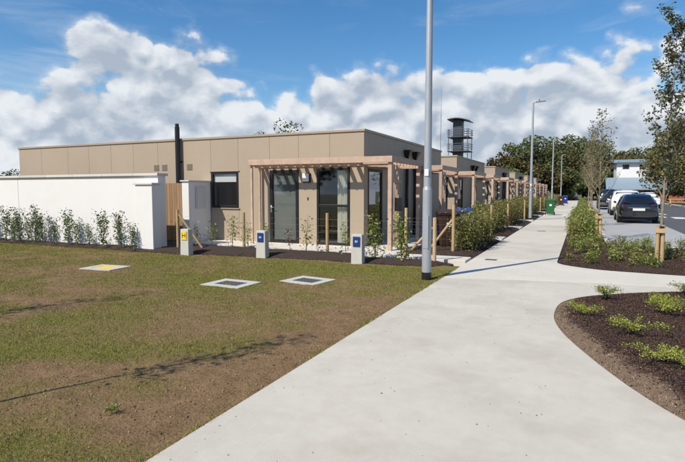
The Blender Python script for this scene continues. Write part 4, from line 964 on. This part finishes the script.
# ------------------------------------------------------------------ cars
def car(x, y, rz, L_, Wd, Hh, paint, label, plate=True, boxy=False):
    t = thing('parked_car', (x, y, 0), label, 'car', 'cars parked along the bays', rz)
    # stations from rear (y = 0) to front: y, bottom, belt, roof, half width low, belt, roof
    if boxy: st = [(0, .42, .95, .98, .80, .80, .60), (.04, .32, 1.0, 1.04, .88, .88, .62), (.10, .28, 1.02, 1.30, .90, .90, .64), (.28, .26, 1.03, Hh*.97, .92, .91, .68), (.8, .24, 1.03, Hh, .92, .92, .70), (L_*.45, .22, 1.0, Hh, .92, .92, .71), (L_*.60, .22, .99, Hh*.96, .92, .92, .69), (L_*.74, .22, .97, 1.02, .92, .90, .66), (L_*.9, .26, .86, .90, .90, .86, .60), (L_*.98, .34, .72, .75, .78, .74, .5), (L_, .42, .60, .62, .66, .62, .4)]
    else: st = [(0, .42, .80, .83, .78, .74, .52), (.05, .30, .88, .92, .86, .80, .55), (.16, .26, .95, 1.00, .90, .86, .58), (.42, .24, .97, 1.24, .92, .88, .58), (.85, .22, .96, Hh*.975, .92, .885, .60), (L_*.36, .20, .95, Hh, .92, .89, .63), (L_*.52, .20, .93, Hh*.985, .92, .89, .63), (L_*.60, .20, .92, Hh*.93, .92, .88, .60), (L_*.74, .20, .90, .96, .92, .87, .58), (L_*.9, .24, .80, .84, .89, .83, .52), (L_*.98, .32, .68, .71, .76, .70, .45), (L_, .40, .56, .58, .62, .58, .38)]
    k = Wd/1.84
    V_, F_, G_ = [], [], []
    def ring(s_):
        y_, zb_, zm, zr, wl, wm, wr = s_; zw = (zb_+zm)/2
        h = [(0, zb_), (wl*.86*k, zb_), (wl*k, zb_+.10), (wl*1.0*k, zw), (wm*k*1.005, zm-.05), (wm*k*.985, zm), (wr*k*1.06, zr-max(.04, (zr-zm)*.10)), (wr*k*.90, zr-.005), (wr*.45*k, zr+.012), (0, zr+.018)]
        return [(a_, y_, b_) for a_, b_ in h]
    rings = [ring(s_) for s_ in st]; n_ = len(rings[0])
    body = MB()
    for s_ in (1, -1):
        base = len(body.v)
        for r_ in rings: body.v += [(s_*a_, b_, c_) for a_, b_, c_ in r_]
        for i in range(len(rings)-1):
            for j in range(n_-1): 
                a_ = base+i*n_+j; q_ = (a_, a_+1, a_+n_+1, a_+n_); body.f.append(q_ if s_ > 0 else q_[::-1])
        body.f.append(tuple(base+j for j in range(n_))); body.f.append(tuple(base+(len(rings)-1)*n_+j for j in reversed(range(n_))))
    bo = body.build('body', paint, t, smooth=True, world=False)
    bm = bmesh.new(); bm.from_mesh(bo.data); bmesh.ops.remove_doubles(bm, verts=bm.verts, dist=.0005); bmesh.ops.recalc_face_normals(bm, faces=bm.faces); bm.to_mesh(bo.data); bm.free()
    md = bo.modifiers.new('sub', 'SUBSURF'); md.levels = 1; md.render_levels = 1
    def lerp_ring(i, f): return [tuple(rings[i][j][c]*(1-f)+rings[i+1][j][c]*f for c in range(3)) for j in range(n_)]
    # rear window: band across the two stations that climb to the roof
    ra, rb = (2, 3) if boxy else (2, 4)
    g_ = MB(); A = rings[ra]; B = rings[rb]; e = .022
    za_, zb2 = (1.06, Hh*.93) if boxy else (1.00, Hh*.95)
    ya_, yb2 = (A[0][1]-.02+.02, B[0][1]) if boxy else (.20, .80)
    w0, w1 = (st[ra][5]*k*.80, st[rb][6]*k*.92)
    yo = -.05 if boxy else -.075
    g_.hexa([(-w0, ya_+yo, za_), (w0, ya_+yo, za_), (w0, ya_+yo+.05, za_-.02), (-w0, ya_+yo+.05, za_-.02)], [(-w1, yb2+yo, zb2), (w1, yb2+yo, zb2), (w1, yb2+yo+.05, zb2-.02), (-w1, yb2+yo+.05, zb2-.02)])
    g_.build('rear_window', CARGLASS if False else mat('tinted_glass', (.012, .015, .018), .03, spec=.9, coat=.6), t, world=False, bevel=.012)
    gm = MATS['tinted_glass']
    for s_ in (1, -1):                                      # side windows and windscreen
        a_, b_ = (.35, L_*.63) if boxy else (.70, L_*.66)
        zt_ = Hh*.93; zl = st[4][2]+.02
        def sx(y_, z_):
            i = max(j for j in range(len(st)-1) if st[j][0] <= y_); f = (y_-st[i][0])/(st[i+1][0]-st[i][0]); R_ = lerp_ring(i, f); p5, p6 = R_[5], R_[6]
            return p5[0]+(p6[0]-p5[0])*min(1, max(0, (z_-p5[2])/max(.02, p6[2]-p5[2])))+.004
        ys_ = [a_+.12, a_+.55, (a_+b_)/2-.02, (a_+b_)/2+.02, b_-.45, b_-.02]
        for (u0, u1, ut0, ut1) in ((a_+.02, (a_+b_)/2-.03, a_+.35, (a_+b_)/2-.03), ((a_+b_)/2+.03, b_, (a_+b_)/2+.03, b_-.55)):
            w = MB(); p = [(s_*sx(u0, zl), u0, zl), (s_*sx(u1, zl), u1, zl), (s_*sx(ut1, zt_-.04), ut1, zt_-.04), (s_*sx(ut0, zt_-.04), ut0, zt_-.04)]
            w.hexa(p, [(x_+s_*.006, y_, z_) for x_, y_, z_ in p]); w.build('side_window', gm, t, world=False)
        MB().hexa([(s_*.88*k, L_*.60, .93), (s_*1.02*k, L_*.60, .95), (s_*1.02*k, L_*.60+.1, .95), (s_*.88*k, L_*.60+.1, .93)], [(s_*.90*k, L_*.60, 1.04), (s_*1.04*k, L_*.60, 1.07), (s_*1.02*k, L_*.60+.08, 1.07), (s_*.90*k, L_*.60+.08, 1.04)]).build('mirror', paint, t, bevel=.02, world=False)
        tl = MB(); zl0 = .72 if not boxy else .80
        tl.hexa([(s_*.56*k, -.012+.03, zl0), (s_*.80*k, .05, zl0), (s_*.86*k, .14, zl0), (s_*.60*k, .12, zl0)], [(s_*.54*k, .06, zl0+.20), (s_*.78*k, .09, zl0+.20), (s_*.83*k, .20, zl0+.20), (s_*.58*k, .16, zl0+.20)]); tl.build('tail_light', REDL, t, bevel=.02, world=False)
        for wy in (L_*.19, L_*.80):
            wh = MB().tube((s_*.70*k, wy, .31), (s_*.935*k, wy, .31), .31, .31, 24).build('wheel', TYRE, t, world=False, bevel=.03)
            MB().tube((s_*.925*k, wy, .31), (s_*.945*k, wy, .31), .20, .19, 18).build('rim', RIM, wh, world=False)
    bp = MB().hexa([(-.80*k, -.035, .34), (.80*k, -.035, .34), (.84*k, .10, .32), (-.84*k, .10, .32)], [(-.78*k, -.03, .58), (.78*k, -.03, .58), (.83*k, .10, .60), (-.83*k, .10, .60)]).build('bumper', paint if not boxy else GREYM, t, bevel=.04, world=False)
    pl = MB().box(-.26, .26, -.052, -.040, .62 if not boxy else .62, .735).build('number_plate', PLATE, t, world=False)
    MB().box(-.45, .45, -.040, -.03, .745, .765).build('trim_strip', RIM if not boxy else BLACKM, t, world=False)
    MB().box(-.30, .30, .55 if not boxy else .1, .62 if not boxy else .16, Hh-.02, Hh+.02).build('roof_spoiler', paint, t, bevel=.01, world=False)
    MB().tube((.0, .12, .985), (.28, .16, 1.08), .008, n=6).build('rear_wiper', BLACKM, t, world=False)
    MB().box(-.75*k, .75*k, .15, L_-.3, .18, .34).build('underbody', TYRE, t, world=False)
    return t
car(2.55, 28.9, 0, 4.0, 1.76, 1.44, CARB, 'black hatchback parked in the bay with its rear to the path crossing')
car(2.62, 37.5, 0, 4.4, 1.80, 1.62, CARW, 'white van like car parked in front of the black hatchback', boxy=True)
car(2.20, 50.0, 0, 4.5, 1.82, 1.72, CARB, 'dark people carrier parked farther along the strip', boxy=True)
car(5.75, 55.0, R(4), 4.2, 1.78, 1.45, CARW, 'white hatchback parked across the road by the verge')
car(-1.0, 99.0, R(60), 4.4, 1.8, 1.6, CARW, 'distant white car at the far end of the path', boxy=True)
# timber bench on the verge
p = px(678, 203, 62); t = thing('bench', (p.x, 62, 0), 'small timber picnic bench on the verge across the road', 'bench')
for dy in (-.7, -.0, .7): boxo('plank', p.x-.9, p.x+.9, 62+dy-.12, 62+dy+.12, .72 if dy == 0 else .42, .78 if dy == 0 else .47, STAKE, t)
for dx in (-.7, .7):
    for dy in (-.6, .6): MB().tube((p.x+dx, 62+dy, 0), (p.x+dx, 62+dy*.2, .72), .05, n=6).build('leg', STAKE, t)

# ------------------------------------------------------------------ grass, pebbles (nobody could count them)
def grass():
    r = np.random.default_rng(91); n_ = 640000
    # area denser towards the camera
    y = 1.2+(r.random(n_)**1.35)*9.1; x = PX_L-.02-(r.random(n_)**1.15)*14.5
    f1 = x > -3.2-y*1.35; x, y = x[f1], y[f1]
    gm = green_at(x, y); bz = lawn_z(x, y); u = r.random(len(x))
    edge = np.interp(x, [-34, -10.3, -9.3, -8, -6, -2.95], [9.97, 10.0, 10.04, 10.3, 10.42, 10.5]); ok = y < edge+.05*r.random(len(x))
    for (cx, cy) in ((-9.0, 7.62), (-5.46, 7.2), (-4.40, 8.02)): ok &= ~((np.abs(x-cx) < .40) & (np.abs(y-cy) < .35))
    def blades(k, size, m_, name, label, seed, lo, hi):
        X, Y_, Z = x[k], y[k], bz[k]; n2 = len(X); rr = np.random.default_rng(seed); t_ = rr.uniform(0, 6.283, n2)
        h = size*(lo+(hi-lo)*rr.random(n2))*(.7+.6*vnoise(X, Y_, 4, 5, 2)); w = .0012+.0010*rr.random(n2)+.00030*np.hypot(X, Y_); le = h*rr.uniform(.2, 1.1, n2); ta = rr.uniform(0, 6.283, n2)
        V = np.empty((n2, 3, 3)); V[:, 0] = np.stack([X-np.cos(t_)*w, Y_-np.sin(t_)*w, Z-.004], 1); V[:, 1] = np.stack([X+np.cos(t_)*w, Y_+np.sin(t_)*w, Z-.004], 1); V[:, 2] = np.stack([X+np.cos(ta)*le, Y_+np.sin(ta)*le, Z+h], 1)
        o_ = np_obj(name, V.reshape(-1, 3), np.arange(3*n2).reshape(-1, 3), m_); tag(o_, label, 'grass', kind='stuff')
    blades(ok & (u < gm*.95), .023, GRASSM, 'grass', 'short young green grass growing in patches on the lawn', 1, .4, 1.1)
    blades(ok & (u > .80) & (gm < .85), .015, DRYM, 'dry_grass', 'thin dry straw coloured grass scattered on the bare soil', 2, .3, 1.1)
    # tufts that spill over the edge of the slab
    ne = 9000; ye = 1.3+r.random(ne)**1.2*9.2; xe = PX_L+.012-np.abs(r.normal(0, .035, ne)); ke = r.random(ne) < np.clip(vnoise(ye, ye*0+3.3, 1.9, 51, 3)*2.6-1.0, .02, 1)*np.clip((ye-2.5)/5, .15, 1)
    x, y = xe[ke], ye[ke]; bz = np.maximum(lawn_z(x, y), -.012); gm = np.ones(len(x))
    blades(np.ones(len(x), bool), .040, GRASSM, 'grass', 'tufts of grass along the edge of the concrete path', 3, .4, 1.2)
    n3 = 5000; y = 1.3+(r.random(n3)**1.6)*8.5; x = PX_L-.03-(r.random(n3)**1.3)*9; k = r.random(n3) > green_at(x, y)*1.1; x, y = x[k], y[k]
    V, Q = tetra(np.stack([x, y, lawn_z(x, y)+.0], 1), .018, 7, long=1.4, flat=.55); tag(np_obj('pebbles', V, Q, PEBBLE), 'small stones and clods lying on the bare lawn soil', 'stones', kind='stuff')
    # bare earth and stones along the near bed's edge
    m2 = 2600; i = r.integers(14, 66, m2); P = np.array([BED_R[j] for j in i])+(np.array([BED_R[j+1] for j in i])-np.array([BED_R[j] for j in i]))*r.random((m2, 1)); P = P+r.normal(0, .10, P.shape)+np.array([.10, .05]); k = inside(P[:, 0], P[:, 1], BRp); P = P[k]
    V, Q = tetra(np.column_stack([P, bed_z(P[:, 0], P[:, 1], BRp, .05, 1, -.006)]), .013, 8, long=1.3, flat=.6); tag(np_obj('pebbles', V, Q, PEBBLE), 'small stones on the bare soil edge of the near bed', 'stones', kind='stuff')
grass()
